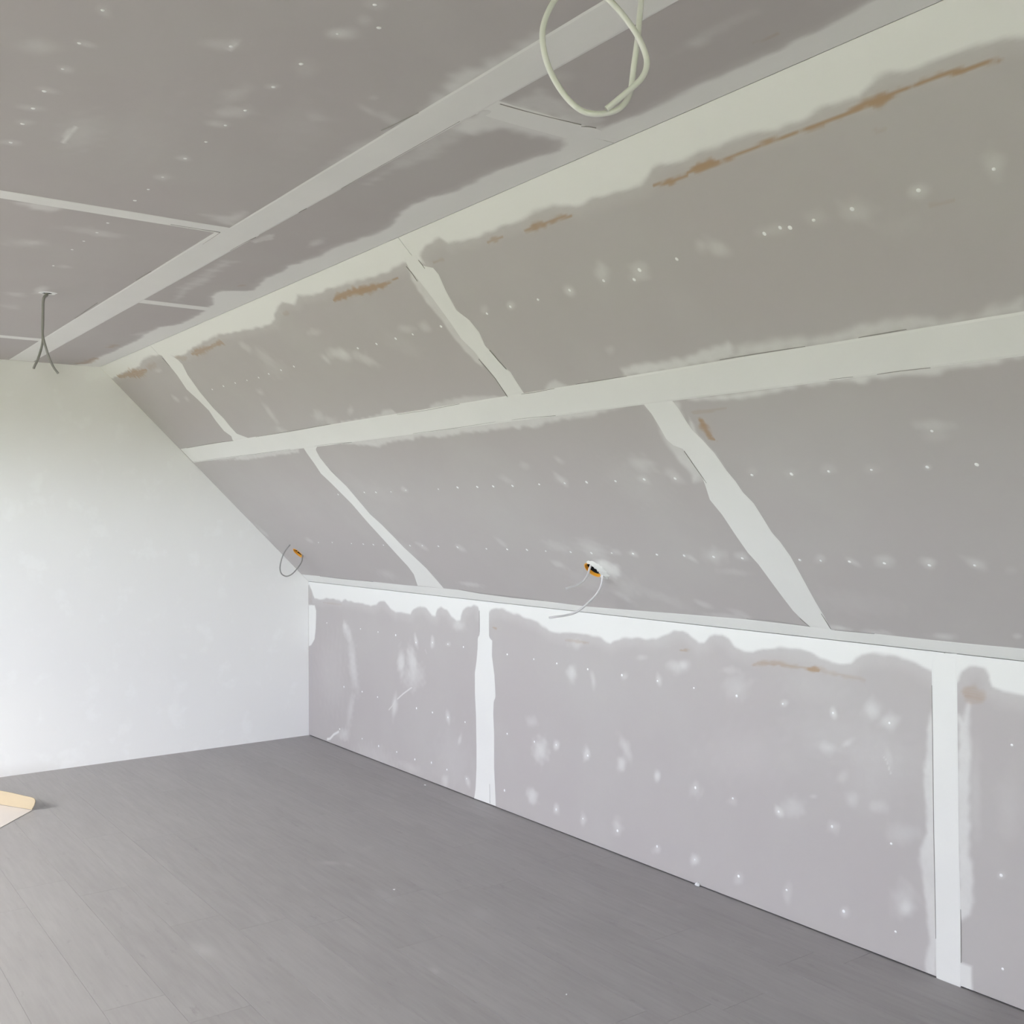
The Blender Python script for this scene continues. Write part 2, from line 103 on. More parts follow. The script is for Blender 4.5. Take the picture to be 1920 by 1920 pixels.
SMEARS = {'knee': [(1.266,0.637,0.0374,0.0042,-0.0005,-0.0693,0.7),(1.39,0.675,0.0478,0.0086,0.0197,-0.0712,0.6),(1.407,0.578,0.1071,0.013,-0.0005,-0.068,0.42),(1.189,0.374,0.0318,0.0035,-0.0094,-0.0648,0.6),(0.548,0.791,0.0299,0.0025,-0.0002,-0.0345,0.6),(0.585,0.753,0.0437,0.0074,0.0177,-0.0456,0.4),(0.643,0.622,0.0508,0.0074,0.0246,-0.1326,0.38),(0.672,0.489,0.0502,0.0094,0.0296,-0.0968,0.35),(0.619,0.258,0.0363,0.003,-0.0337,-0.1135,0.35),(0.528,0.093,0.0747,0.0124,-0.0002,-0.0345,0.45),(1.89,0.908,0.059,-0.0069,-0.0165,-0.0259,0.35),(1.439,0.785,0.0178,0.0029,0.0089,-0.0326,0.7),(1.62,0.79,0.0227,0.0022,-0.0002,-0.03,0.6),(1.781,0.797,0.0217,0.0021,-0.0001,-0.0117,0.4),(2.858,0.766,0.0351,0.0042,-0.0002,-0.0374,0.6),(3.008,0.753,0.0148,0.0032,0.0086,-0.0398,0.4),(2.887,0.904,0.0463,0.0045,-0.0001,-0.0223,0.35),(3.329,0.889,0.0332,0.0036,-0.0001,-0.0115,0.3),(3.535,0.873,0.043,0.0049,-0.0002,-0.0266,0.45),(3.434,0.806,0.0159,0.0035,0.0043,-0.0218,0.5),(3.217,0.795,0.0208,0.0025,-0.0001,-0.0141,0.4),(2.611,0.361,0.0548,0.0098,-0.0004,-0.0571,0.62),(2.736,0.409,0.0204,0.0036,-0.0002,-0.028,0.75),(2.96,0.409,0.0227,0.0041,-0.0002,-0.0294,0.65),(3.225,0.48,0.0227,0.0096,0.028,-0.0475,0.5),(3.197,0.407,0.0278,0.0053,-0.0002,-0.0329,0.6),(2.543,0.49,0.0432,0.0068,-0.0002,-0.0262,0.3),(1.779,0.397,0.0215,0.0049,0.0089,-0.0335,0.6),(1.896,0.291,0.0155,0.0011,-0.0084,-0.027,0.45),(2.545,0.127,0.0376,0.0141,0.0166,-0.0343,0.65),(2.734,0.104,0.0204,0.0046,-0.0002,-0.0254,0.55),(2.932,0.099,0.0191,0.0044,-0.0002,-0.0271,0.5),(3.17,0.124,0.0281,0.0067,-0.0002,-0.0378,0.4),(3.42,0.088,0.0225,0.0057,-0.0001,-0.0181,0.4),(3.422,0.398,0.0193,0.0038,-0.0001,-0.0203,0.75),(3.584,0.886,0.0272,0.0031,-0.0001,-0.0219,0.5),(3.836,0.893,0.0436,0.0022,-0.0018,-0.0148,0.3),(3.863,0.828,0.0647,0.0084,-0.0003,-0.0457,0.28),(4.474,0.831,0.0295,-0.0049,-0.0125,-0.0311,0.5),(4.544,0.804,0.0364,0.0057,-0.0002,-0.0252,0.45),(4.287,0.67,0.0394,-0.0018,-0.006,-0.0195,0.42),(4.372,0.7,0.0248,0.0164,0.0065,-0.0085,0.4),(4.54,0.677,0.0141,0.0048,0.0062,-0.0307,0.25),(4.68,0.68,0.0134,0.0025,-0.0001,-0.0209,0.4),(4.317,0.798,0.0131,0.0049,0.0057,-0.0174,0.6),(4.102,0.804,0.0173,0.0025,-0.0001,-0.0119,0.4),(4.354,0.579,0.0191,-0.0055,-0.0135,-0.0222,0.25),(4.391,0.506,0.0189,0.0134,0.0151,-0.0192,0.35),(4.497,0.506,0.0331,0.0074,-0.0001,-0.0218,0.3),(4.585,0.436,0.0593,0.0144,-0.0002,-0.032,0.25),(4.228,0.484,0.0164,0.0035,-0.0,-0.0077,0.3),(4.132,0.421,0.0484,0.0108,-0.0002,-0.0354,0.33),(4.07,0.393,0.0165,0.0085,0.0093,-0.0184,0.7),(4.315,0.395,0.0225,0.0053,-0.0001,-0.0189,0.4),(4.589,0.218,0.0435,0.0128,-0.0003,-0.0498,0.33),(4.603,0.192,0.0276,0.0083,-0.0002,-0.0266,0.5),(4.358,0.105,0.0177,0.0054,-0.0001,-0.0169,0.45),(4.11,0.102,0.0197,0.0057,-0.0002,-0.0355,0.33),(3.872,0.09,0.0243,0.0068,-0.0001,-0.0207,0.35),(3.639,0.099,0.0237,0.0062,-0.0001,-0.0217,0.75),(4.929,0.391,0.0118,0.0033,-0.0001,-0.0115,0.35),(4.399,0.712,0.239,-0.0135,-0.0231,-0.076,0.12),(4.218,0.874,0.1352,-0.0019,-0.0127,-0.0588,0.1),(3.915,0.568,0.2295,0.0422,-0.0006,-0.1028,0.1),(4.483,0.617,0.1224,0.024,-0.0007,-0.1093,0.12),(0.922,0.017,0.2488,0.0022,-0.0475,-0.0709,0.2),(0.338,0.474,0.1926,0.0227,-0.0015,-0.2119,0.15),(3.644,0.388,0.0295,0.0062,-0.0002,-0.0303,0.3),(3.844,0.384,0.0219,0.0048,-0.0001,-0.0167,0.25),(1.749,0.036,0.0328,0.0066,-0.0002,-0.0354,0.4),(1.973,0.079,0.0199,0.007,0.0131,-0.0248,0.5),(1.374,0.038,0.1086,-0.0049,-0.0208,-0.0265,0.2),(1.831,0.17,0.1576,0.0293,-0.0012,-0.1749,0.12),(4.849,0.639,0.0176,0.0037,-0.0008,-0.1337,0.2),(4.952,0.596,0.0333,0.0075,-0.0006,-0.0977,0.12)],'slope': [(4.819,1.587,0.0219,-0.0211,-0.0197,-0.0147,0.45),(4.777,1.607,0.0081,-0.0173,-0.0177,-0.0083,0.35),(5.226,1.581,0.0341,-0.0177,-0.017,-0.0236,0.3),(5.382,1.589,0.0224,-0.0045,-0.0054,-0.0145,0.5),(5.553,1.599,0.0191,-0.0062,-0.0106,-0.0265,0.38),(4.392,1.61,0.0275,-0.0023,-0.0163,-0.0282,0.45),(4.527,1.583,0.0305,-0.0073,-0.0216,-0.0282,0.42),(4.225,1.583,0.0162,-0.0112,-0.0191,-0.0129,0.55),(3.929,1.589,0.0169,-0.0035,-0.0143,-0.0145,0.5),(3.792,1.6,0.0179,-0.0037,-0.0155,-0.0149,0.3),(5.001,1.593,0.0415,-0.0039,-0.0061,-0.0153,0.25),(5.125,1.594,0.0279,-0.0079,-0.01,-0.0181,0.2),(4.225,1.355,0.0194,-0.0033,-0.0122,-0.0151,0.3),(3.417,1.601,0.0102,-0.0226,-0.0264,-0.0083,0.4),(3.294,1.612,0.0346,-0.0122,-0.0213,-0.0136,0.35),(2.75,1.573,0.0354,-0.0196,-0.0445,-0.02,0.55),(2.876,1.535,0.044,-0.0388,-0.0362,-0.0142,0.45),(2.672,1.713,0.0471,-0.0088,-0.0201,-0.0134,0.3),(1.993,1.753,0.0126,-0.0389,-0.0331,-0.0063,0.35),(2.087,1.679,0.0212,-0.0489,-0.0515,-0.0114,0.25),(2.585,1.585,0.0086,-0.0252,-0.0216,-0.0054,0.45),(2.7,1.596,0.0588,-0.0098,-0.0336,-0.0236,0.5),(2.09,1.608,0.0515,-0.0483,-0.0938,-0.0285,0.15),(1.649,1.374,-0.023,-0.0695,-0.0305,-0.005,0.35),(2.103,1.307,0.0578,0.009,-0.0157,-0.0339,0.35),(2.173,1.266,0.0291,-0.0266,-0.0433,-0.0163,0.3),(1.597,1.261,0.0509,-0.0225,-0.0349,-0.0144,0.35),(1.744,1.505,0.0082,-0.0191,-0.0292,-0.007,0.3),(2.427,1.304,0.0267,-0.003,-0.0271,-0.0196,0.35),(0.668,1.601,0.0103,-0.0249,-0.0303,-0.0056,0.45),(0.812,1.575,-0.0034,-0.018,-0.0292,-0.0041,0.3),(0.791,1.788,0.0418,-0.0063,-0.0266,-0.0117,0.35),(3.51,0.824,0.0146,-0.027,-0.0234,-0.0126,0.5),(4.002,0.88,0.0472,-0.0184,-0.0322,-0.0303,0.35),(3.585,0.927,0.009,-0.0201,-0.015,-0.0075,0.3),(3.355,0.91,0.0266,-0.0134,-0.0218,-0.0152,0.22),(3.166,0.839,0.0249,-0.0239,-0.0217,-0.0124,0.25),(3.957,0.808,0.0157,-0.0163,-0.0179,-0.0128,0.35),(4.108,0.832,0.014,-0.0208,-0.0228,-0.0154,0.3),(4.119,0.804,0.0174,-0.0183,-0.022,-0.0166,0.3),(2.301,0.811,0.0147,-0.013,-0.0245,-0.0117,0.35),(2.747,0.458,0.0102,-0.0305,-0.0224,-0.0111,0.28),(1.996,0.407,0.0205,-0.0269,-0.0288,-0.0141,0.35),(2.348,0.406,0.0175,-0.0234,-0.0255,-0.0133,0.4),(3.14,0.445,0.0619,-0.0261,-0.0335,-0.0261,0.22),(3.371,0.433,0.0528,-0.0427,-0.0574,-0.0418,0.33),(3.382,0.311,0.0356,-0.0283,-0.0494,-0.0377,0.85),(3.35,0.342,0.0281,-0.0118,-0.0308,-0.0262,0.9),(3.049,0.327,0.033,-0.02,-0.023,-0.0168,0.33),(3.383,0.197,0.043,-0.0395,-0.0679,-0.0521,0.2),(3.319,0.141,0.0474,-0.043,-0.0217,-0.0167,0.22),(3.599,0.416,0.0166,-0.0109,-0.0178,-0.0146,0.5),(3.503,0.422,0.019,-0.0124,-0.0187,-0.0148,0.35),(1.302,0.151,0.0763,-0.0231,-0.0585,-0.034,0.22),(4.034,0.422,0.0523,0.0022,-0.0251,-0.0377,0.4),(4.164,0.422,0.0243,-0.0119,-0.0177,-0.0187,0.42),(3.906,0.405,0.0195,-0.0193,-0.0128,-0.0106,0.4),(4.497,0.429,0.0192,0.0008,-0.0114,-0.0208,0.35),(4.616,0.417,0.0143,-0.0152,-0.0107,-0.0112,0.4),(4.732,0.429,0.0244,-0.0087,-0.0182,-0.0263,0.45),(4.883,0.427,0.0213,-0.0078,-0.0149,-0.023,0.45),(5.03,0.432,0.0236,-0.0192,-0.0139,-0.0188,0.5),(5.123,0.411,0.0184,0.0011,-0.0069,-0.0178,0.15),(4.064,0.339,0.0694,-0.0075,-0.0135,-0.0177,0.22),(3.788,0.136,0.032,-0.0205,-0.0168,-0.0158,0.35),(3.942,0.1,0.039,-0.0165,-0.0148,-0.016,0.25),(5.126,0.951,0.0477,-0.0047,-0.0079,-0.0177,0.35),(5.119,0.918,0.0341,-0.003,-0.0113,-0.0252,0.2),(4.738,0.818,0.0286,-0.0015,-0.0113,-0.0209,0.2),(4.601,0.809,0.0231,-0.0012,-0.0101,-0.0174,0.15),(4.878,0.808,0.0266,-0.0014,-0.0081,-0.0162,0.15),(5.051,0.807,0.0121,-0.0007,-0.0052,-0.0115,0.35),(4.456,0.821,0.0207,-0.0011,-0.0112,-0.018,0.15),(4.378,0.07,0.0419,-0.0024,-0.0077,-0.0122,0.5),(4.519,0.066,0.0614,0.0012,-0.0083,-0.0148,0.4),(4.773,0.082,0.041,0.0027,-0.0079,-0.0166,0.45),(5.028,0.117,0.0135,0.0019,-0.0049,-0.0127,0.4),(0.047,0.49,0.0031,-0.0578,-0.0386,-0.0114,0.3),(0.659,0.423,0.0249,-0.0185,-0.0317,-0.0132,0.3),(3.858,0.075,0.1062,-0.0008,-0.0125,-0.017,0.3),(3.566,0.157,0.1096,-0.0445,-0.0284,-0.0271,0.18),(2.134,0.13,0.0925,-0.0044,-0.0219,-0.0179,0.4),(3.901,0.795,0.0796,-0.0819,-0.0945,-0.067,0.1),(3.153,0.223,0.0855,-0.0514,-0.0537,-0.0417,0.15),(1.997,0.814,0.1991,-0.0814,-0.0894,-0.0475,0.08),(4.512,0.216,0.1695,-0.0155,-0.0351,-0.0565,0.1),(1.783,0.379,0.0732,-0.0593,-0.0763,-0.039,0.12),(3.892,0.001,0.038,0.0011,-0.0097,-0.0138,0.4),(5.308,1.518,0.0455,-0.0126,-0.012,-0.0253,0.08),(3.206,1.543,0.0609,-0.0628,-0.056,-0.0226,0.1)],'ceil': [(4.452,2.649,0.0218,-0.0304,-0.0354,-0.0073,0.28),(4.518,2.572,0.0047,-0.0165,-0.0124,-0.0024,0.45),(4.673,2.581,-0.0052,-0.0133,-0.0172,-0.0013,0.33),(4.669,2.362,0.0165,-0.0302,-0.0229,-0.008,0.35),(4.691,2.341,0.0157,-0.006,-0.0113,-0.0066,0.3),(4.457,2.247,0.0443,-0.0167,-0.0295,-0.016,0.3),(4.54,2.198,0.0096,-0.0104,-0.0104,-0.0047,0.45),(4.354,2.214,0.0327,-0.0324,-0.0301,-0.0125,0.42),(4.261,2.217,0.0059,-0.0259,-0.02,-0.0063,0.42),(4.66,2.178,0.0,-0.0277,-0.04,-0.0136,0.2),(4.842,2.196,0.013,-0.0182,-0.0202,-0.0101,0.5),(3.983,2.204,0.0058,-0.0159,-0.0202,-0.0062,0.4),(3.799,2.201,0.0117,-0.0165,-0.0271,-0.0086,0.33),(4.373,2.578,0.0038,-0.0145,-0.0196,-0.0035,0.38),(4.237,2.583,0.0005,-0.0189,-0.0155,-0.0022,0.33),(4.114,2.594,0.0086,-0.026,-0.0169,-0.0028,0.35),(3.852,2.586,0.0073,-0.0202,-0.0203,-0.0032,0.38),(4.011,2.585,0.0129,-0.0182,-0.0179,-0.0035,0.3),(4.007,2.462,0.0912,-0.0232,-0.0812,-0.0335,0.22),(4.435,2.047,0.0018,-0.0281,-0.0215,-0.0083,0.22),(3.128,2.221,0.0031,-0.0782,-0.0403,-0.0087,0.28),(2.857,2.354,0.0359,-0.0508,-0.0522,-0.0103,0.28),(3.121,2.153,0.0125,-0.0472,-0.0339,-0.0084,0.22),(4.852,2.182,0.0118,-0.0165,-0.0241,-0.0123,0.4),(4.921,2.181,0.0081,-0.0113,-0.0169,-0.009,0.3),(4.94,1.727,0.0163,-0.0228,-0.0189,-0.0152,0.2),(4.54,1.969,-0.0173,-0.0356,-0.0166,-0.0048,0.33),(4.52,1.899,-0.0148,-0.0422,-0.0234,-0.0084,0.33),(4.612,1.994,0.0068,-0.0095,-0.0104,-0.0057,0.25),(2.109,2.152,0.0547,-0.0155,-0.0605,-0.0158,0.6),(1.964,2.218,0.0049,-0.0355,-0.0454,-0.0078,0.35),(1.679,2.186,0.0001,-0.0426,-0.0509,-0.0085,0.22),(3.422,1.565,0.0406,-0.0065,-0.0343,-0.02,0.5),(1.315,1.518,0.0746,-0.0241,-0.0453,-0.0148,0.35),(5.284,1.62,0.0925,0.0003,-0.0108,-0.0183,0.22),(5.217,1.607,0.0175,-0.0108,-0.0135,-0.0164,0.35),(5.314,1.518,0.0318,-0.0054,-0.0036,-0.0058,-0.3),(2.581,2.172,0.0051,-0.0246,-0.0263,-0.0055,0.3),(4.35,2.052,0.1275,-0.0098,-0.0994,-0.0739,0.1),(4.145,2.339,0.1991,-0.031,-0.1385,-0.0753,0.08),(2.875,2.34,0.0143,-0.0203,-0.0295,-0.0059,0.2),(4.645,1.578,-0.0001,-0.0634,-0.0293,-0.018,0.2),(4.986,2.192,0.0112,-0.0156,-0.0175,-0.0096,0.25)]}
SCRATCH = {'knee': [([(1.389,0.508),(1.29,0.458),(1.221,0.417)],0.004,0.8),([(1.202,0.408),(1.157,0.366),(1.118,0.338)],0.004,0.6),([(0.452,0.097),(0.383,0.068),(0.328,0.031),(0.288,0.021)],0.009,0.95),([(4.517,0.684),(4.533,0.663),(4.545,0.63)],0.003,0.5),([(1.539,0.743),(1.556,0.724)],0.004,0.3)],'slope': [],'ceil': [([(4.05,2.484),(4.011,2.486),(3.968,2.485),(3.924,2.479)],0.006,0.7),([(4.687,2.34),(4.657,2.341)],0.006,0.6),([(5.075,1.725),(5.073,1.723)],0.003,0.01)]}
STAINS = {'slope': [([(4.745,1.798,0.002),(4.764,1.797,0.004),(4.797,1.794,0.007),(4.834,1.794,0.004),(4.857,1.794,0.002)],0.95),([(4.85,1.795,0.002),(4.877,1.802,0.006),(4.905,1.802,0.011),(4.942,1.799,0.009),(4.966,1.797,0.004),(4.995,1.797,0.002),(5.047,1.799,0.002),(5.093,1.803,0.002),(5.126,1.803,0.003),(5.169,1.8,0.002),(5.202,1.797,0.002),(5.224,1.798,0.003),(5.259,1.799,0.002),(5.287,1.799,0.003),(5.313,1.8,0.004),(5.339,1.802,0.005),(5.365,1.804,0.008),(5.397,1.804,0.01),(5.423,1.804,0.006),(5.448,1.807,0.004),(5.475,1.808,0.003),(5.509,1.807,0.003),(5.53,1.807,0.004),(5.556,1.803,0.005),(5.581,1.8,0.004),(5.599,1.8,0.002),(5.617,1.798,0.002),(5.641,1.796,0.002)],1.0),([(5.197,1.8,0.002),(5.222,1.795,0.002),(5.255,1.792,0.002)],0.5),([(4.214,1.803,0.002),(4.264,1.807,0.01),(4.3,1.806,0.009),(4.348,1.805,0.004),(4.389,1.805,0.006),(4.424,1.8,0.002)],0.85),([(4.032,1.811,0.002),(4.07,1.813,0.008),(4.109,1.813,0.002)],0.6),([(2.991,1.812,0.005),(3.043,1.817,0.014),(3.129,1.816,0.012),(3.207,1.811,0.016),(3.28,1.807,0.014),(3.342,1.802,0.01),(3.399,1.801,0.004),(3.474,1.807,0.003)],0.85),([(1.383,1.809,0.007),(1.446,1.809,0.018),(1.525,1.81,0.017),(1.65,1.809,0.008),(1.75,1.812,0.01),(1.806,1.812,0.012)],0.6),([(1.166,1.823,0.01),(1.217,1.808,0.014),(1.29,1.803,0.007)],0.25),([(0.141,1.839,0.01),(0.31,1.827,0.015),(0.449,1.819,0.03),(0.546,1.813,0.02),(0.641,1.815,0.006)],0.62),([(0.69,1.823,0.014),(0.828,1.833,0.016)],0.2),([(4.39,1.043,0.008),(4.387,1.019,0.014),(4.384,0.995,0.013),(4.382,0.972,0.008),(4.397,0.958,0.002)],0.85),([(4.377,1.076,0.003),(4.415,1.076,0.007),(4.481,1.077,0.004),(4.513,1.078,0.002)],0.28),([(3.718,1.814,0.003),(3.775,1.813,0.006)],0.3),([(2.556,1.829,0.009),(2.594,1.83,0.009)],0.2),([(5.393,1.549,0.002),(5.41,1.548,0.002),(5.446,1.547,0.002)],0.2),([(5.355,1.746,0.002),(5.377,1.74,0.002)],0.2)],'knee': [([(3.949,0.927,0.004),(3.997,0.942,0.009),(4.06,0.947,0.009),(4.11,0.943,0.007),(4.171,0.944,0.005),(4.214,0.943,0.006)],0.42),([(4.209,0.943,0.006),(4.233,0.943,0.01),(4.254,0.942,0.007)],0.85),([(4.265,0.945,0.009),(4.311,0.939,0.007),(4.443,0.931,0.006)],0.22),([(4.82,0.931,0.016),(4.844,0.934,0.023),(4.865,0.935,0.017)],0.35),([(4.829,0.934,0.013),(4.851,0.933,0.013)],0.35),([(3.563,0.945,0.002),(3.591,0.948,0.005),(3.615,0.948,0.002)],0.5),([(2.212,0.927,0.004),(2.241,0.921,0.006)],0.4),([(2.808,0.916,0.003),(2.894,0.919,0.007),(2.975,0.917,0.003)],0.25),([(0.23,0.926,0.004),(0.496,0.932,0.005)],0.15),([(0.041,1.005,0.003),(0.04,0.921,0.005)],0.25)],'ceil': [([(0.069,1.518,0.018),(0.142,1.487,0.026),(0.367,1.493,0.016)],0.4),([(0.782,1.53,0.014),(0.889,1.531,0.021)],0.3),([(2.633,1.526,0.007),(2.661,1.519,0.011),(2.666,1.512,0.004)],0.25),([(5.276,1.516,0.002),(5.309,1.513,0.003),(5.333,1.51,0.002)],0.3)]}
DOTS = {'knee': [(0.285,0.794),(0.76,0.795),(0.988,0.795),(1.204,0.795),(1.439,0.773),(1.62,0.79),(1.781,0.797),(1.936,0.797),(2.339,0.799),(2.562,0.799),(2.743,0.798),(2.97,0.797),(3.203,0.798),(3.427,0.8),(0.53,0.4),(0.779,0.402),(0.979,0.396),(1.442,0.395),(1.617,0.397),(1.779,0.394),(1.949,0.395),(2.336,0.396),(2.564,0.395),(2.736,0.409),(2.968,0.401),(0.777,0.107),(0.99,0.098),(1.212,0.102),(1.422,0.097),(1.604,0.112),(0.468,0.117),(3.638,0.798),(3.866,0.797),(4.092,0.798),(4.315,0.798),(4.542,0.798),(4.965,0.798),(1.766,0.104),(1.963,0.094),(2.311,0.104),(2.734,0.101),(2.932,0.104),(3.17,0.105),(3.42,0.099),(3.644,0.394),(3.844,0.394),(4.07,0.393),(4.308,0.394),(4.546,0.393),(3.639,0.101),(3.872,0.098),(4.105,0.111),(4.355,0.108),(4.561,0.102),(4.929,0.392),(4.932,0.106)],'slope': [(3.792,1.584),(3.926,1.585),(4.07,1.583),(4.227,1.585),(4.381,1.585),(4.532,1.587),(4.492,1.563),(4.676,1.588),(4.972,1.59),(5.022,1.594),(5.047,1.587),(5.116,1.589),(5.22,1.59),(5.383,1.59),(5.547,1.59),(3.506,1.584),(3.31,1.584),(3.186,1.586),(3.036,1.586),(2.886,1.59),(2.272,1.589),(2.131,1.589),(1.987,1.587),(1.858,1.583),(1.716,1.586),(1.568,1.589),(1.407,1.59),(1.244,1.589),(2.009,0.802),(2.16,0.801),(2.311,0.807),(1.89,0.805),(1.586,0.798),(2.601,0.805),(2.766,0.81),(2.919,0.808),(3.038,0.807),(3.174,0.805),(3.356,0.807),(3.517,0.807),(3.647,0.807),(3.808,0.806),(3.96,0.808),(4.11,0.806),(4.446,0.806),(4.598,0.803),(4.735,0.807),(4.877,0.806),(5.049,0.807),(5.188,0.808),(5.118,0.931),(1.203,0.409),(1.346,0.408),(1.464,0.407),(1.578,0.406),(1.871,0.411),(2.001,0.415),(2.157,0.415),(2.332,0.413),(2.578,0.41),(2.748,0.412),(2.901,0.414),(3.035,0.411),(3.207,0.411),(3.342,0.41),(3.472,0.415),(3.599,0.416),(3.733,0.416),(3.878,0.416),(4.025,0.416),(4.159,0.414),(4.409,0.417),(4.493,0.418),(4.603,0.418),(4.728,0.417),(4.879,0.416),(5.023,0.423),(0.763,0.406),(0.959,0.412)],'ceil': [(4.678,2.585),(4.514,2.586),(4.372,2.584),(4.23,2.589),(4.114,2.588),(4.0,2.588),(3.852,2.586),(4.672,2.341),(4.678,2.196),(4.842,2.196),(4.538,2.196),(4.379,2.195),(4.266,2.199),(4.133,2.198),(3.986,2.2),(3.805,2.2),(3.675,2.199),(3.548,2.199),(3.263,2.199),(3.129,2.197),(2.995,2.205),(2.856,2.209),(2.576,2.208),(4.983,2.193),(4.909,2.144)]}
STRIPS = [('knee','v',[(2.091,1.051),(2.092,0.877),(2.074,0.859),(2.072,0.805),(2.061,0.734),(2.045,0.67),(2.045,0.562),(2.054,0.451),(2.058,0.282),(2.057,0.169),(2.047,0.054),(2.034,0.004)],[(2.179,1.057),(2.178,0.871),(2.207,0.86),(2.204,0.777),(2.225,0.683),(2.232,0.615),(2.234,0.566),(2.219,0.544),(2.214,0.475),(2.221,0.38),(2.22,0.2),(2.228,0.092),(2.233,0.008)]),('knee','v',[(4.699,1.049),(4.7,0.868),(4.702,0.574),(4.706,0.229),(4.71,-0.012)],[(4.787,1.058),(4.788,0.881),(4.79,0.424),(4.795,0.256),(4.794,-0.009)]),('slope','v',[(1.672,1.139),(1.651,1.088),(1.632,1.02),(1.606,0.952),(1.622,0.884),(1.633,0.805),(1.644,0.725),(1.634,0.583),(1.636,0.479),(1.635,0.353),(1.639,0.238),(1.623,0.172),(1.546,0.073)],[(1.834,1.134),(1.782,1.112),(1.752,1.058),(1.739,0.957),(1.76,0.852),(1.752,0.751),(1.744,0.644),(1.767,0.571),(1.78,0.478),(1.787,0.392),(1.813,0.297),(1.828,0.231),(1.827,0.159),(1.821,0.073)]),('slope','v',[(4.202,1.143),(4.208,1.09),(4.202,1.028),(4.195,0.979),(4.208,0.95),(4.237,0.933),(4.237,0.871),(4.234,0.801),(4.219,0.757),(4.199,0.703),(4.207,0.631),(4.205,0.58),(4.203,0.522),(4.203,0.445),(4.214,0.386),(4.217,0.282),(4.22,0.207),(4.224,0.145),(4.234,0.109),(4.253,0.056)],[(4.33,1.138),(4.334,1.096),(4.33,1.045),(4.33,1.009),(4.343,0.967),(4.356,0.906),(4.357,0.829),(4.364,0.781),(4.363,0.733),(4.377,0.684),(4.374,0.618),(4.37,0.548),(4.378,0.503),(4.38,0.434),(4.371,0.35),(4.362,0.274),(4.354,0.2),(4.349,0.13),(4.34,0.056)]),('slope','v',[(3.591,1.872),(3.574,1.82),(3.578,1.774),(3.578,1.693),(3.573,1.588),(3.564,1.517),(3.581,1.453),(3.58,1.404),(3.584,1.333),(3.576,1.242)],[(3.662,1.859),(3.656,1.816),(3.698,1.797),(3.701,1.768),(3.675,1.706),(3.653,1.626),(3.681,1.579),(3.684,1.526),(3.663,1.468),(3.671,1.438),(3.673,1.377),(3.69,1.345),(3.682,1.302),(3.675,1.245)]),('slope','v',[(1.021,1.877),(0.997,1.806),(0.979,1.729),(0.93,1.631),(0.952,1.55),(0.961,1.47),(0.927,1.401),(0.908,1.322),(0.94,1.278),(0.896,1.24)],[(1.118,1.861),(1.162,1.806),(1.165,1.776),(1.111,1.71),(1.066,1.594),(1.047,1.48),(1.056,1.4),(1.042,1.341),(1.041,1.289),(1.132,1.249)])]
STRAIGHT = [('slope',0.012,8.6,1.13,1.248),('ceil',0.02,8.6,1.75,1.868),('slope',0.0,8.6,0.0,0.0),('ceil',3.345,3.43,1.86,4.8),('ceil',0.8,0.875,1.86,4.8),('ceil',2.085,2.155,1.42,1.76),('ceil',4.665,4.758,1.42,1.76)]
SLOPEBOT = [(0.055,0.07),(0.289,0.072),(0.591,0.067),(1.02,0.069),(1.401,0.067),(1.81,0.072),(1.969,0.072),(2.157,0.058),(2.431,0.05),(2.692,0.051),(3.002,0.044),(3.361,0.053),(3.619,0.061),(3.961,0.068),(4.254,0.062),(4.342,0.056),(4.516,0.06),(4.693,0.058),(4.858,0.058),(5.026,0.061),(8.6,0.058)]
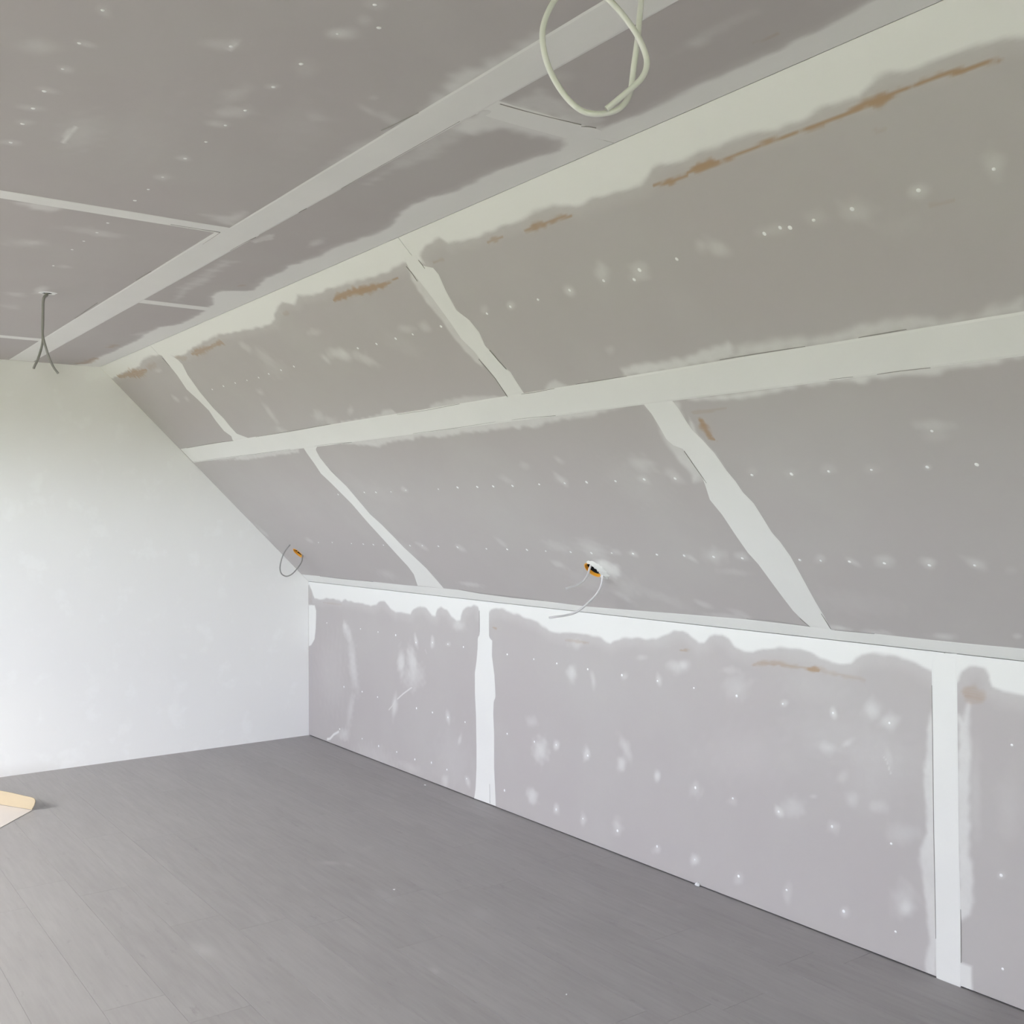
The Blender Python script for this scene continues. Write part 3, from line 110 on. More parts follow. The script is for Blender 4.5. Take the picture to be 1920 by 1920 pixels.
EDGES = {'slope': [[(3.6601,1.2457),(3.7269,1.2433),(3.8502,1.2466)],[(3.967,1.2497),(4.0743,1.2486),(4.2146,1.2486)],[(2.7732,1.2441),(3.0088,1.2417),(3.2593,1.2466)],[(2.7743,1.1346),(3.0895,1.134),(3.3956,1.1406)],[(3.4981,1.1396),(3.6278,1.1378),(3.7532,1.1321)],[(4.6071,1.2529),(4.742,1.252),(4.9014,1.2506)],[(5.0632,1.2508),(5.1235,1.2507),(5.1965,1.2519)],[(4.9134,1.1345),(4.9552,1.1349),(4.9873,1.1339)],[(5.0572,1.1317),(5.1258,1.1329),(5.2045,1.1311)],[(0.003,1.1353),(0.5587,1.1366),(1.0452,1.1336),(1.5157,1.1357)],[(1.8061,1.1362),(1.9863,1.1365),(2.2017,1.1297)],[(0.1274,1.2481),(0.6026,1.2513),(0.9159,1.2468)],[(1.2426,1.2473),(1.7891,1.2472),(2.1516,1.2508)],[(3.57,1.8349),(3.572,1.8072),(3.5683,1.7716)],[(3.657,1.8402),(3.6564,1.8049)],[(3.575,1.4221),(3.5838,1.3332),(3.5729,1.2428)],[(3.6682,1.4482),(3.673,1.3989),(3.6809,1.3586)],[(0.9985,1.8471),(0.9953,1.8175),(0.9922,1.7878)],[(4.2373,0.9261),(4.236,0.8592),(4.2376,0.7813)],[(4.2321,0.1058),(4.2414,0.081),(4.2517,0.0621)],[(4.345,0.144),(4.3427,0.099),(4.3406,0.0619)],[(0.289,0.0721),(0.591,0.0665),(1.0203,0.0694)],[(1.9741,0.0766),(2.1614,0.0629),(2.6957,0.0552)],[(3.9634,0.0717),(4.116,0.0717),(4.251,0.0648)],[(4.3541,0.058),(4.5159,0.0599)]],'ceil': [[(3.9971,1.7619),(4.1888,1.7647),(4.4095,1.7648),(4.6104,1.7665)],[(4.4512,1.8856),(4.5146,1.8782),(4.5991,1.8709)],[(3.1614,1.7634),(3.2734,1.7637),(3.3757,1.7585)],[(3.7135,1.7615),(3.7678,1.7605)],[(3.3644,1.8751),(3.295,1.8726),(3.1894,1.8708)],[(3.3643,2.0353),(3.3647,1.9504),(3.3644,1.8751)],[(4.7473,1.748),(4.7468,1.6853),(4.7516,1.5965),(4.757,1.5208)],[(4.7493,1.5143),(4.7575,1.4998),(4.762,1.4788)],[(2.5127,1.8934),(2.6008,1.8932),(2.6978,1.8908)],[(1.9885,1.9016),(1.7651,1.8966),(1.5543,1.8916)]],'knee': [[(4.6998,0.9456),(4.7014,0.7467),(4.7035,0.4705),(4.7078,0.2299),(4.709,0.1268)],[(4.7956,0.2478),(4.7961,0.1719),(4.7964,0.0791)],[(2.0903,1.0035),(2.0921,0.8914)],[(2.1804,0.1099),(2.1821,0.0107)]]}
CAB = {'b2a': [(-0.2102,-3.2598,1.3165),(-0.2496,-3.2808,1.2789),(-0.2671,-3.2927,1.2599),(-0.2872,-3.3027,1.2432),(-0.3127,-3.3088,1.2267),(-0.3469,-3.3086,1.2127),(-0.3711,-3.3033,1.2068),(-0.3934,-3.2994,1.201)],'b2b': [(-0.1942,-3.3269,1.3006),(-0.1977,-3.3061,1.2557),(-0.207,-3.3116,1.2249),(-0.2208,-3.3137,1.1964),(-0.2419,-3.3106,1.1682),(-0.27,-3.3024,1.1423),(-0.2981,-3.2942,1.1187),(-0.3315,-3.2822,1.0976),(-0.37,-3.2664,1.0876),(-0.4031,-3.2547,1.0842),(-0.4299,-3.2351,1.0799)],'b1': [(-0.1937,-0.3614,1.3001),(-0.1993,-0.338,1.2449),(-0.2106,-0.3543,1.2145),(-0.2331,-0.3625,1.1843),(-0.2639,-0.3647,1.1509),(-0.2903,-0.3577,1.1275),(-0.3195,-0.3488,1.1196),(-0.3458,-0.3421,1.1357),(-0.3581,-0.3456,1.167),(-0.3581,-0.3583,1.2119),(-0.3497,-0.377,1.2601),(-0.3387,-0.3975,1.2944),(-0.3235,-0.4211,1.3235)],'c_a': [(-2.1174,-2.0595,2.4524),(-2.1204,-2.0447,2.418),(-2.1277,-2.0455,2.4082),(-2.1324,-2.0481,2.3896),(-2.1344,-2.0526,2.3449),(-2.1365,-2.057,2.2893),(-2.1368,-2.0628,2.2447),(-2.1379,-2.068,2.2221),(-2.1432,-2.064,2.1894),(-2.156,-2.0668,2.1465),(-2.1659,-2.0657,2.1241),(-2.1723,-2.0672,2.1082)],'c_b': [(-2.1138,-2.062,2.4524),(-2.1205,-2.0644,2.4146),(-2.1289,-2.0656,2.4046),(-2.1342,-2.0666,2.3863),(-2.1363,-2.071,2.3417),(-2.1383,-2.0755,2.2863),(-2.1404,-2.08,2.2506),(-2.1382,-2.0888,2.2235),(-2.1312,-2.0938,2.1931),(-2.1186,-2.0818,2.161),(-2.1074,-2.0774,2.1363),(-2.0945,-2.0743,2.1136),(-2.0798,-2.0726,2.0952)],'loop': [(-1.9837,-5.461,2.4232),(-1.9851,-5.4596,2.3488),(-1.9864,-5.4584,2.2992),(-1.9888,-5.4565,2.2662),(-1.9905,-5.4551,2.2414),(-1.9904,-5.4501,2.2184),(-1.9901,-5.4453,2.1994),(-1.9894,-5.4408,2.1803),(-1.9917,-5.439,2.162),(-1.9985,-5.4365,2.1463),(-2.0106,-5.4325,2.1331),(-2.0253,-5.4242,2.1262),(-2.046,-5.4141,2.1231),(-2.0614,-5.403,2.1285),(-2.0774,-5.3914,2.1451),(-2.0908,-5.3818,2.1675),(-2.1008,-5.3746,2.1915),(-2.1074,-5.3699,2.2171),(-2.1101,-5.3681,2.2453),(-2.1074,-5.3702,2.2667),(-2.0994,-5.3761,2.2898),(-2.088,-5.3845,2.3096),(-2.0713,-5.3967,2.3244),(-2.0545,-5.4151,2.3201),(-2.0391,-5.4324,2.3011),(-2.0265,-5.4452,2.2823),(-2.0153,-5.4569,2.2611),(-2.0054,-5.4641,2.2439),(-1.9975,-5.4697,2.2259),(-1.9908,-5.472,2.2104),(-1.9875,-5.472,2.1973),(-1.9895,-5.4704,2.1834),(-1.9954,-5.466,2.1711),(-2.0041,-5.4597,2.1605),(-2.0147,-5.4494,2.149),(-2.0253,-5.4392,2.1375),(-2.0339,-5.4303,2.1285)],'loop_hole': (-1.9837,-5.461,2.4224),'c_hole': (-2.1185,-2.0649,2.4224)}
TRAY = [(-1.9379,-0.8553,-0.0),(-2.0509,-0.647,-0.0),(-2.1287,-1.0901,0.0)]
CRUMB = [(-0.0009,-3.6574,0.0),(-0.0637,-1.6387,0.0),(-1.039,-4.0916,0.0),(-1.014,-2.9634,0.0),(-0.1043,-1.3386,0.0)]
SMUDGE = [(3.084,1.83,0.0654,-0.0306,0.0543,0.0262,0.5),(2.51,1.071,0.0353,-0.0384,0.0251,0.0127,0.5),(2.584,1.019,0.034,-0.0064,0.0213,0.0144,0.35),(2.986,1.073,0.0978,0.0061,0.0345,0.0328,0.25),(3.696,1.276,0.0216,-0.0059,0.0172,0.0149,0.5),(3.37,0.874,0.064,-0.0044,0.0478,0.0468,0.25),(2.425,0.843,0.0203,-0.0271,0.0336,0.0181,0.2),(3.774,0.222,0.0171,-0.0229,0.0232,0.0234,0.15),(2.384,1.701,0.1783,-0.0104,0.0509,0.0316,0.15)]
B1 = (0.292,0.293)
B2 = (3.262,0.303)


# ------------------------------------------------------------------ helpers
def link(name, me, mat=None, parent=None):
    o = bpy.data.objects.new(name, me)
    COL.objects.link(o)
    if mat is not None and len(me.materials) == 0:
        me.materials.append(mat)
    if parent is not None:
        o.parent = parent
    return o

def tag(o, label, cat, group=None, kind=None):
    o['label'] = label
    o['category'] = cat
    if group:
        o['group'] = group
    if kind:
        o['kind'] = kind
    return o

def empty(name, loc=(0, 0, 0)):
    o = bpy.data.objects.new(name, None)
    COL.objects.link(o)
    o.location = loc
    o.empty_display_size = 0.1
    return o

def mesh(name, verts, faces, smooth=False):
    me = bpy.data.meshes.new(name)
    me.from_pydata([tuple(v) for v in verts], [], faces)
    if smooth:
        me.polygons.foreach_set('use_smooth', [True] * len(me.polygons))
    me.update()
    return me

BOXF = [(0, 3, 2, 1), (4, 5, 6, 7), (0, 1, 5, 4), (1, 2, 6, 5), (2, 3, 7, 6), (3, 0, 4, 7)]
def box_mesh(name, parts):
    v, f = [], []
    for (x0, x1, y0, y1, z0, z1) in parts:
        b = len(v)
        v += [(x0, y0, z0), (x1, y0, z0), (x1, y1, z0), (x0, y1, z0), (x0, y0, z1), (x1, y0, z1), (x1, y1, z1), (x0, y1, z1)]
        f += [tuple(b + i for i in q) for q in BOXF]
    return mesh(name, v, f)

def place(plane, u, v, h=0.0):           # point on a surface, h metres proud of it (into the room)
    if plane == 'knee':
        return (-h, -u, v)
    if plane == 'slope':
        return (-v * CA - h * SA, -u, K + v * SA - h * CA)
    if plane == 'ceil':
        return (-v, -u, H - h)
    return (-v, -u, h)                   # floor

def place_np(plane, u, v, h):
    if plane == 'knee':
        return np.stack([-h + 0 * u, -u, v], 1)
    if plane == 'slope':
        return np.stack([-v * CA - h * SA, -u, K + v * SA - h * CA], 1)
    return np.stack([-v, -u, H - h], 1)

# winding: for which planes must (u right, v up) quads be flipped to face the room
def slab(plane, u0, u1, v0, v1, h0, h1):
    c = [place(plane, u, v, h) for h in (h0, h1) for (u, v) in ((u0, v0), (u1, v0), (u1, v1), (u0, v1))]
    return c, list(BOXF)

def fix_normals(me):
    bm = bmesh.new()
    bm.from_mesh(me)
    bmesh.ops.recalc_face_normals(bm, faces=bm.faces)
    bm.to_mesh(me)
    bm.free()

def catmull(pts, n=8):
    P = [Vector(p) for p in pts]
    P = [P[0] * 2 - P[1]] + P + [P[-1] * 2 - P[-2]]
    out = []
    for i in range(1, len(P) - 2):
        a, b, c, d = P[i - 1], P[i], P[i + 1], P[i + 2]
        for k in range(n):
            t = k / n
            out.append(0.5 * ((2 * b) + (c - a) * t + (2 * a - 5 * b + 4 * c - d) * t * t + (3 * b - a - 3 * c + d) * t ** 3))
    out.append(P[-2])
    return out

def tube(name, pts, r, mat, parent=None, seg=12, n=8):
    P = catmull(pts, n)
    v, f = [], []
    up = Vector((0.31, 0.23, 0.92)).normalized()
    prev = None
    for i, p in enumerate(P):
        t = (P[min(i + 1, len(P) - 1)] - P[max(i - 1, 0)]).normalized()
        a = (up - t * up.dot(t)) if prev is None else (prev - t * prev.dot(t))
        a.normalize()
        prev = a
        b = t.cross(a)
        for k in range(seg):
            g = 2 * math.pi * k / seg
            v.append(p + (a * math.cos(g) + b * math.sin(g)) * r)
    for i in range(len(P) - 1):
        for k in range(seg):
            k2 = (k + 1) % seg
            f.append((i * seg + k, i * seg + k2, (i + 1) * seg + k2, (i + 1) * seg + k))
    me = mesh(name, v, f, True)
    bm = bmesh.new()
    bm.from_mesh(me)
    bm.verts.ensure_lookup_table()
    bm.faces.new([bm.verts[k] for k in range(seg)][::-1])
    bm.faces.new([bm.verts[len(v) - seg + k] for k in range(seg)])
    bm.to_mesh(me)
    bm.free()
    fix_normals(me)
    return link(name, me, mat, parent), P

# ------------------------------------------------------------------ materials
def new_mat(name, rough=0.9, spec=0.25):
    m = bpy.data.materials.new(name)
    m.use_nodes = True
    nt = m.node_tree
    b = nt.nodes['Principled BSDF']
    b.inputs['Roughness'].default_value = rough
    b.inputs['Specular IOR Level'].default_value = spec
    return m, nt, b

def math_node(nt, op, a, b=None, clamp=False):
    n = nt.nodes.new('ShaderNodeMath')
    n.operation = op
    n.use_clamp = clamp
    for i, x in enumerate((a, b)):
        if x is None:
            continue
        if isinstance(x, (int, float)):
            n.inputs[i].default_value = x
        else:
            nt.links.new(x, n.inputs[i])
    return n.outputs[0]

def noise(nt, scale, detail=3.0, rough=0.5, stretch=None):
    tc = nt.nodes.new('ShaderNodeTexCoord')
    n = nt.nodes.new('ShaderNodeTexNoise')
    n.inputs['Scale'].default_value = scale
    n.inputs['Detail'].default_value = detail
    n.inputs['Roughness'].default_value = rough
    if stretch:
        mp = nt.nodes.new('ShaderNodeMapping')
        mp.inputs['Scale'].default_value = stretch
        nt.links.new(tc.outputs['Object'], mp.inputs['Vector'])
        nt.links.new(mp.outputs[0], n.inputs['Vector'])
    else:
        nt.links.new(tc.outputs['Object'], n.inputs['Vector'])
    return n.outputs['Fac']

def mix(nt, fac, a, b):
    n = nt.nodes.new('ShaderNodeMix')
    n.data_type = 'RGBA'
    if isinstance(fac, (int, float)):
        n.inputs['Factor'].default_value = fac
    else:
        nt.links.new(fac, n.inputs['Factor'])
    for s, x in (('A', a), ('B', b)):
        i = [q for q in n.inputs if q.name == s and q.type == 'RGBA'][0]
        if isinstance(x, tuple):
            i.default_value = x if len(x) == 4 else x + (1,)
        else:
            nt.links.new(x, i)
    return [q for q in n.outputs if q.type == 'RGBA'][0]

PAPER = (0.468, 0.430, 0.426)
PAPER2 = (0.450, 0.430, 0.414)
COMPOUND = (0.755, 0.748, 0.722)
BROWN = (0.385, 0.26, 0.155)

def board_material():
    m, nt, b = new_mat('plasterboard_paper', 0.92, 0.2)
    aw = nt.nodes.new('ShaderNodeAttribute')
    aw.attribute_name = 'plaster'
    ab = nt.nodes.new('ShaderNodeAttribute')
    ab.attribute_name = 'worn'
    cloud = noise(nt, 2.2, 4, 0.55)
    fine = noise(nt, 60, 3, 0.6)
    mid = noise(nt, 14, 4, 0.6)
    paper = mix(nt, cloud, PAPER, PAPER2)
    # breakup of the filler edge: w + (noise - .5) * w * (1 - w)
    w = aw.outputs['Fac']
    edge = math_node(nt, 'MULTIPLY', w, math_node(nt, 'SUBTRACT', 1.0, w))
    nz = math_node(nt, 'SUBTRACT', math_node(nt, 'ADD', math_node(nt, 'MULTIPLY', mid, 0.7), math_node(nt, 'MULTIPLY', fine, 0.3)), 0.5)
    w2 = math_node(nt, 'ADD', w, math_node(nt, 'MULTIPLY', edge, math_node(nt, 'MULTIPLY', nz, 1.7)), True)
    dust = math_node(nt, 'MULTIPLY', math_node(nt, 'SUBTRACT', cloud, 0.42, True), 0.22)
    w3 = math_node(nt, 'ADD', w2, dust, True)
    col = mix(nt, w3, paper, COMPOUND)
    s = ab.outputs['Fac']
    streak = noise(nt, 26, 4, 0.65, (3.0, 0.35, 3.0))
    s2 = math_node(nt, 'MULTIPLY', math_node(nt, 'ADD', s, math_node(nt, 'MULTIPLY', math_node(nt, 'MULTIPLY', s, math_node(nt, 'SUBTRACT', 1.0, s)), math_node(nt, 'MULTIPLY', math_node(nt, 'SUBTRACT', streak, 0.42), 3.2)), True), 0.92)
    col = mix(nt, s2, col, BROWN)
    nt.links.new(col, b.inputs['Base Color'])
    bump = nt.nodes.new('ShaderNodeBump')
    bump.inputs['Strength'].default_value = 0.12
    bump.inputs['Distance'].default_value = 0.002
    nt.links.new(fine, bump.inputs['Height'])
    nt.links.new(bump.outputs[0], b.inputs['Normal'])
    return m

def compound_material(name, c, amt=0.06):
    m, nt, b = new_mat(name, 0.9, 0.2)
    n = noise(nt, 5.0, 4, 0.55)
    col = mix(nt, n, tuple(x * (1 - amt) for x in c), tuple(min(1, x * (1 + amt)) for x in c))
    nt.links.new(col, b.inputs['Base Color'])
    f = noise(nt, 45, 3, 0.6)
    bump = nt.nodes.new('ShaderNodeBump')
    bump.inputs['Strength'].default_value = 0.12
    bump.inputs['Distance'].default_value = 0.002
    nt.links.new(f, bump.inputs['Height'])
    nt.links.new(bump.outputs[0], b.inputs['Normal'])
    return m

def plain(name, c, rough=0.6, spec=0.3, amt=0.05, scale=30):
    m, nt, b = new_mat(name, rough, spec)
    n = noise(nt, scale, 3)
    nt.links.new(mix(nt, n, tuple(x * (1 - amt) for x in c), tuple(min(1, x * (1 + amt)) for x in c)), b.inputs['Base Color'])
    return m

M_BOARD = board_material()
M_JOINT = compound_material('joint_compound', COMPOUND, 0.03)
M_DAB = compound_material('white_filler', (0.85, 0.85, 0.845), 0.02)
M_EDGE = plain('torn_paper_edge', (0.30, 0.28, 0.265), 0.9, 0.1)
M_TIMBER = plain('dark_timber', (0.06, 0.05, 0.045), 0.9, 0.1)
M_ORANGE = plain('orange_plastic', (0.80, 0.36, 0.035), 0.45, 0.4)
M_DARKBOX = plain('dark_box_interior', (0.02, 0.02, 0.022), 0.8, 0.2)
M_WHITE_CABLE = plain('white_cable_sheath', (0.74, 0.735, 0.70), 0.5, 0.4, 0.03)
M_LIGHT_CABLE = plain('light_grey_cable_sheath', (0.70, 0.675, 0.69), 0.5, 0.4, 0.03)
M_GREY_CABLE = plain('grey_cable_sheath', (0.29, 0.28, 0.27), 0.5, 0.4, 0.03)
M_COPPER = plain('cut_cable_core', (0.45, 0.43, 0.42), 0.5, 0.4)
M_FRAME = plain('white_window_frame', (0.80, 0.80, 0.79), 0.4, 0.4)

def wall_material():
    m, nt, b = new_mat('white_skim_plaster', 0.93, 0.2)
    big = noise(nt, 1.3, 4, 0.55)
    mid = noise(nt, 6.0, 4, 0.6)
    ramp = nt.nodes.new('ShaderNodeMapRange')
    ramp.inputs['From Min'].default_value = 0.56
    ramp.inputs['From Max'].default_value = 0.66
    nt.links.new(mid, ramp.inputs['Value'])
    base = mix(nt, big, (0.855, 0.84, 0.825), (0.885, 0.875, 0.865))
    col = mix(nt, math_node(nt, 'MULTIPLY', ramp.outputs[0], 0.45), base, (0.92, 0.915, 0.905))
    nt.links.new(col, b.inputs['Base Color'])
    f = noise(nt, 30, 4, 0.6)
    bump = nt.nodes.new('ShaderNodeBump')
    bump.inputs['Strength'].default_value = 0.1
    bump.inputs['Distance'].default_value = 0.003
    nt.links.new(f, bump.inputs['Height'])
    nt.links.new(bump.outputs[0], b.inputs['Normal'])
    return m
M_WALL = wall_material()

def floor_material():
    m, nt, b = new_mat('grey_oak_laminate', 0.5, 0.22)
    oi = nt.nodes.new('ShaderNodeObjectInfo')
    tc = nt.nodes.new('ShaderNodeTexCoord')
    add = nt.nodes.new('ShaderNodeVectorMath')
    add.operation = 'ADD'
    sc = nt.nodes.new('ShaderNodeVectorMath')
    sc.operation = 'SCALE'
    comb = nt.nodes.new('ShaderNodeCombineXYZ')
    for i in range(3):
        nt.links.new(oi.outputs['Random'], comb.inputs[i])
    nt.links.new(comb.outputs[0], sc.inputs[0])
    sc.inputs['Scale'].default_value = 37.0
    nt.links.new(tc.outputs['Object'], add.inputs[0])
    nt.links.new(sc.outputs[0], add.inputs[1])
    def grain(scale, stretch, detail=4, rough=0.6):
        mp = nt.nodes.new('ShaderNodeMapping')
        mp.inputs['Scale'].default_value = stretch
        n = nt.nodes.new('ShaderNodeTexNoise')
        n.inputs['Scale'].default_value = scale
        n.inputs['Detail'].default_value = detail
        n.inputs['Roughness'].default_value = rough
        nt.links.new(add.outputs[0], mp.inputs['Vector'])
        nt.links.new(mp.outputs[0], n.inputs['Vector'])
        return n.outputs['Fac']
    g1 = grain(9, (6.0, 0.5, 1))
    g2 = grain(5, (1.5, 0.55, 1), 3)
    g3 = grain(14, (2.2, 0.6, 1), 4, 0.7)
    knots = nt.nodes.new('ShaderNodeMapRange')
    knots.inputs['From Min'].default_value = 0.62
    knots.inputs['From Max'].default_value = 0.76
    nt.links.new(g3, knots.inputs['Value'])
    c = mix(nt, g2, (0.325, 0.308, 0.306), (0.415, 0.400, 0.399))
    c = mix(nt, math_node(nt, 'MULTIPLY', math_node(nt, 'SUBTRACT', g1, 0.36, True), 0.95), c, (0.265, 0.248, 0.246))
    c = mix(nt, math_node(nt, 'MULTIPLY', knots.outputs[0], 0.4), c, (0.225, 0.209, 0.207))
    c = mix(nt, math_node(nt, 'MULTIPLY', oi.outputs['Random'], 0.18), c, (0.44, 0.425, 0.422))
    # plaster dust scuffs at measured places
    geo = nt.nodes.new('ShaderNodeNewGeometry')
    total = None
    for (cu, cv, au, av, bu, bv, w) in SMUDGE:
        det = au * bv - av * bu
        sub = nt.nodes.new('ShaderNodeVectorMath')
        sub.operation = 'SUBTRACT'
        nt.links.new(geo.outputs['Position'], sub.inputs[0])
        sub.inputs[1].default_value = (-cv, -cu, 0)
        # u = -y, v = -x
        d1 = nt.nodes.new('ShaderNodeVectorMath')
        d1.operation = 'DOT_PRODUCT'
        nt.links.new(sub.outputs[0], d1.inputs[0])
        d1.inputs[1].default_value = (bu / det, -bv / det, 0)
        d2 = nt.nodes.new('ShaderNodeVectorMath')
        d2.operation = 'DOT_PRODUCT'
        nt.links.new(sub.outputs[0], d2.inputs[0])
        d2.inputs[1].default_value = (-au / det, av / det, 0)
        r2 = math_node(nt, 'ADD', math_node(nt, 'POWER', d1.outputs['Value'], 2.0), math_node(nt, 'POWER', d2.outputs['Value'], 2.0))
        e = math_node(nt, 'MULTIPLY', math_node(nt, 'POWER', 2.718, math_node(nt, 'MULTIPLY', r2, -1.3)), w)
        total = e if total is None else math_node(nt, 'ADD', total, e, True)
    scuff = math_node(nt, 'MULTIPLY', total, math_node(nt, 'ADD', 0.35, g1))
    c = mix(nt, math_node(nt, 'MULTIPLY', scuff, 0.6, True), c, (0.62, 0.61, 0.61))
    nt.links.new(c, b.inputs['Base Color'])
    rr = nt.nodes.new('ShaderNodeMapRange')
    rr.inputs['To Min'].default_value = 0.42
    rr.inputs['To Max'].default_value = 0.6
    nt.links.new(g2, rr.inputs['Value'])
    nt.links.new(rr.outputs[0], b.inputs['Roughness'])
    bump = nt.nodes.new('ShaderNodeBump')
    bump.inputs['Strength'].default_value = 0.05
    bump.inputs['Distance'].default_value = 0.001
    nt.links.new(g1, bump.inputs['Height'])
    nt.links.new(bump.outputs[0], b.inputs['Normal'])
    return m
M_FLOOR = floor_material()

# ------------------------------------------------------------------ mark fields on the boards
def wobble(u, v, s, seed):
    rng = np.random.RandomState(seed)
    o = np.zeros_like(u)
    for k in range(7):
        a = rng.uniform(0, 2 * np.pi)
        q = s * rng.uniform(0.6, 2.4)
        o += np.sin((u * np.cos(a) + v * np.sin(a)) * q + rng.uniform(0, 6.28)) / 3.2
    return o

def seg_dist(u, v, a, b):
    du, dv = b[0] - a[0], b[1] - a[1]
    l2 = du * du + dv * dv + 1e-12
    t = np.clip(((u - a[0]) * du + (v - a[1]) * dv) / l2, 0, 1)
    return np.hypot(u - a[0] - t * du, v - a[1] - t * dv), t

def sstep(x):
    x = np.clip(x, 0, 1)
    return x * x * (3 - 2 * x)

def poly_sd(u, v, poly):                 # signed distance, positive inside
    d = np.full(u.shape, 1e9)
    ins = np.zeros(u.shape, bool)
    n = len(poly)
    for i in range(n):
        a, b = poly[i], poly[(i + 1) % n]
        dd, _ = seg_dist(u, v, a, b)
        d = np.minimum(d, dd)
        if a[1] != b[1]:
            c = ((a[1] > v) != (b[1] > v)) & (u < (b[0] - a[0]) * (v - a[1]) / (b[1] - a[1]) + a[0])
            ins ^= c
    return np.where(ins, d, -d)

def fields(plane, u, v):
    keep = np.ones_like(u)               # 1 - plaster
    worn = np.zeros_like(u)
    def box(m, lo_u, hi_u, lo_v, hi_v):
        return np.nonzero((u > lo_u - m) & (u < hi_u + m) & (v > lo_v - m) & (v < hi_v + m))[0]
    for i, (poly, w, fe) in enumerate(BANDS[plane]):
        P = np.array(poly)
        mg = HALO[plane] + 0.02 if i == 0 else 3 * fe
        idx = box(mg, P[:, 0].min(), P[:, 0].max(), P[:, 1].min(), P[:, 1].max())
        if len(idx) == 0:
            continue
        # long outlines are handled in stretches along u
        uu, vv = u[idx], v[idx]
        if len(poly) > 60:
            sd = np.full(uu.shape, -1e9)
            step = 0.5
            for s0 in np.arange(0, 8.7, step):
                sel = np.nonzero((uu >= s0) & (uu < s0 + step))[0]
                if len(sel) == 0:
                    continue
                near = [k for k in range(len(poly)) if s0 - 0.25 <= poly[k][0] <= s0 + step + 0.25]
                core = [p for k, p in enumerate(poly) if k in near and 0 < k < len(poly) - 1]
                prev = poly[max(1, min(near) - 1)] if near else poly[1]
                nxt = poly[min(len(poly) - 2, (max(near) if near else 1) + 1)]
                e = poly[0][1]
                sub = [(min(s0 - 0.6, prev[0]), e), (min(s0 - 0.6, prev[0]), prev[1])] + [prev] + core + [nxt] + [(max(s0 + step + 0.6, nxt[0]), nxt[1]), (max(s0 + step + 0.6, nxt[0]), e)]
                sd[sel] = poly_sd(uu[sel], vv[sel], sub)
        else:
            sd = poly_sd(uu, vv, poly)
        sd = sd + wobble(uu, vv, 60, 5 + i) * fe * 0.35
        a = sstep((sd + fe) / (2 * fe)) * w
        if i == 0:                       # thin first coat shining through below the band
            a = np.maximum(a, 0.16 * sstep((sd + HALO[plane]) / HALO[plane]) ** 0.8)
        keep[idx] *= (1 - a)
    for (cu, cv, au, av, bu, bv, w) in SMEARS[plane]:
        w *= 0.82
        det = au * bv - av * bu
        if abs(det) < 1e-12:
            continue
        m = 1.9
        ru, rv = m * (abs(au) + abs(bu)), m * (abs(av) + abs(bv))
        idx = box(0, cu - ru, cu + ru, cv - rv, cv + rv)
        if len(idx) == 0:
            continue
        du, dv = u[idx] - cu, v[idx] - cv
        p = (bv * du - bu * dv) / det
        q = (-av * du + au * dv) / det
        r = np.sqrt(p * p + q * q) * (1 + 0.18 * wobble(u[idx], v[idx], 70, int(cu * 1000) % 997))
        a = w * (1 - sstep((r - 0.15) / 1.45))
        keep[idx] *= (1 - a)
    for (pts, wd, s) in SCRATCH[plane]:
        for a, b in zip(pts[:-1], pts[1:]):
            idx = box(wd * 2 + 0.01, min(a[0], b[0]), max(a[0], b[0]), min(a[1], b[1]), max(a[1], b[1]))
            if len(idx) == 0:
                continue
            d, _ = seg_dist(u[idx], v[idx], a, b)
            keep[idx] = np.minimum(keep[idx], 1 - s * (1 - sstep((d - wd * 0.4) / (wd * 0.9))))
    for (pts, s) in STAINS[plane]:
        for a, b in zip(pts[:-1], pts[1:]):
            mw = max(a[2], b[2]) * 2 + 0.01
            idx = box(mw, min(a[0], b[0]), max(a[0], b[0]), min(a[1], b[1]), max(a[1], b[1]))
            if len(idx) == 0:
                continue
            d, t = seg_dist(u[idx], v[idx], a, b)
            wd = np.maximum((a[2] + (b[2] - a[2]) * t) * 1.25, 0.0042)
            wd = wd * (1 + 0.35 * wobble(u[idx], v[idx], 90, 77))
            val = s * (1 - sstep((d / np.maximum(wd, 1e-4) - 0.35) / 0.95))
            worn[idx] = np.maximum(worn[idx], val)
    return 1 - keep, worn

# ------------------------------------------------------------------ plasterboard panels
THICK = 0.0125
VIEW_U = {'knee': 6.0, 'slope': 6.1, 'ceil': 6.0}
STEP = {'knee': 0.0062, 'slope': 0.0065, 'ceil': 0.0085}
def axis(a, b, step, cut):
    if a >= cut:
        return np.linspace(a, b, max(2, int((b - a) / 0.12) + 1))
    m = min(b, cut)
    s = np.linspace(a, m, max(2, int(round((m - a) / step)) + 1))
    if b > m:
        s = np.concatenate([s, np.linspace(m, b, max(2, int((b - m) / 0.12) + 1))[1:]])
    return s

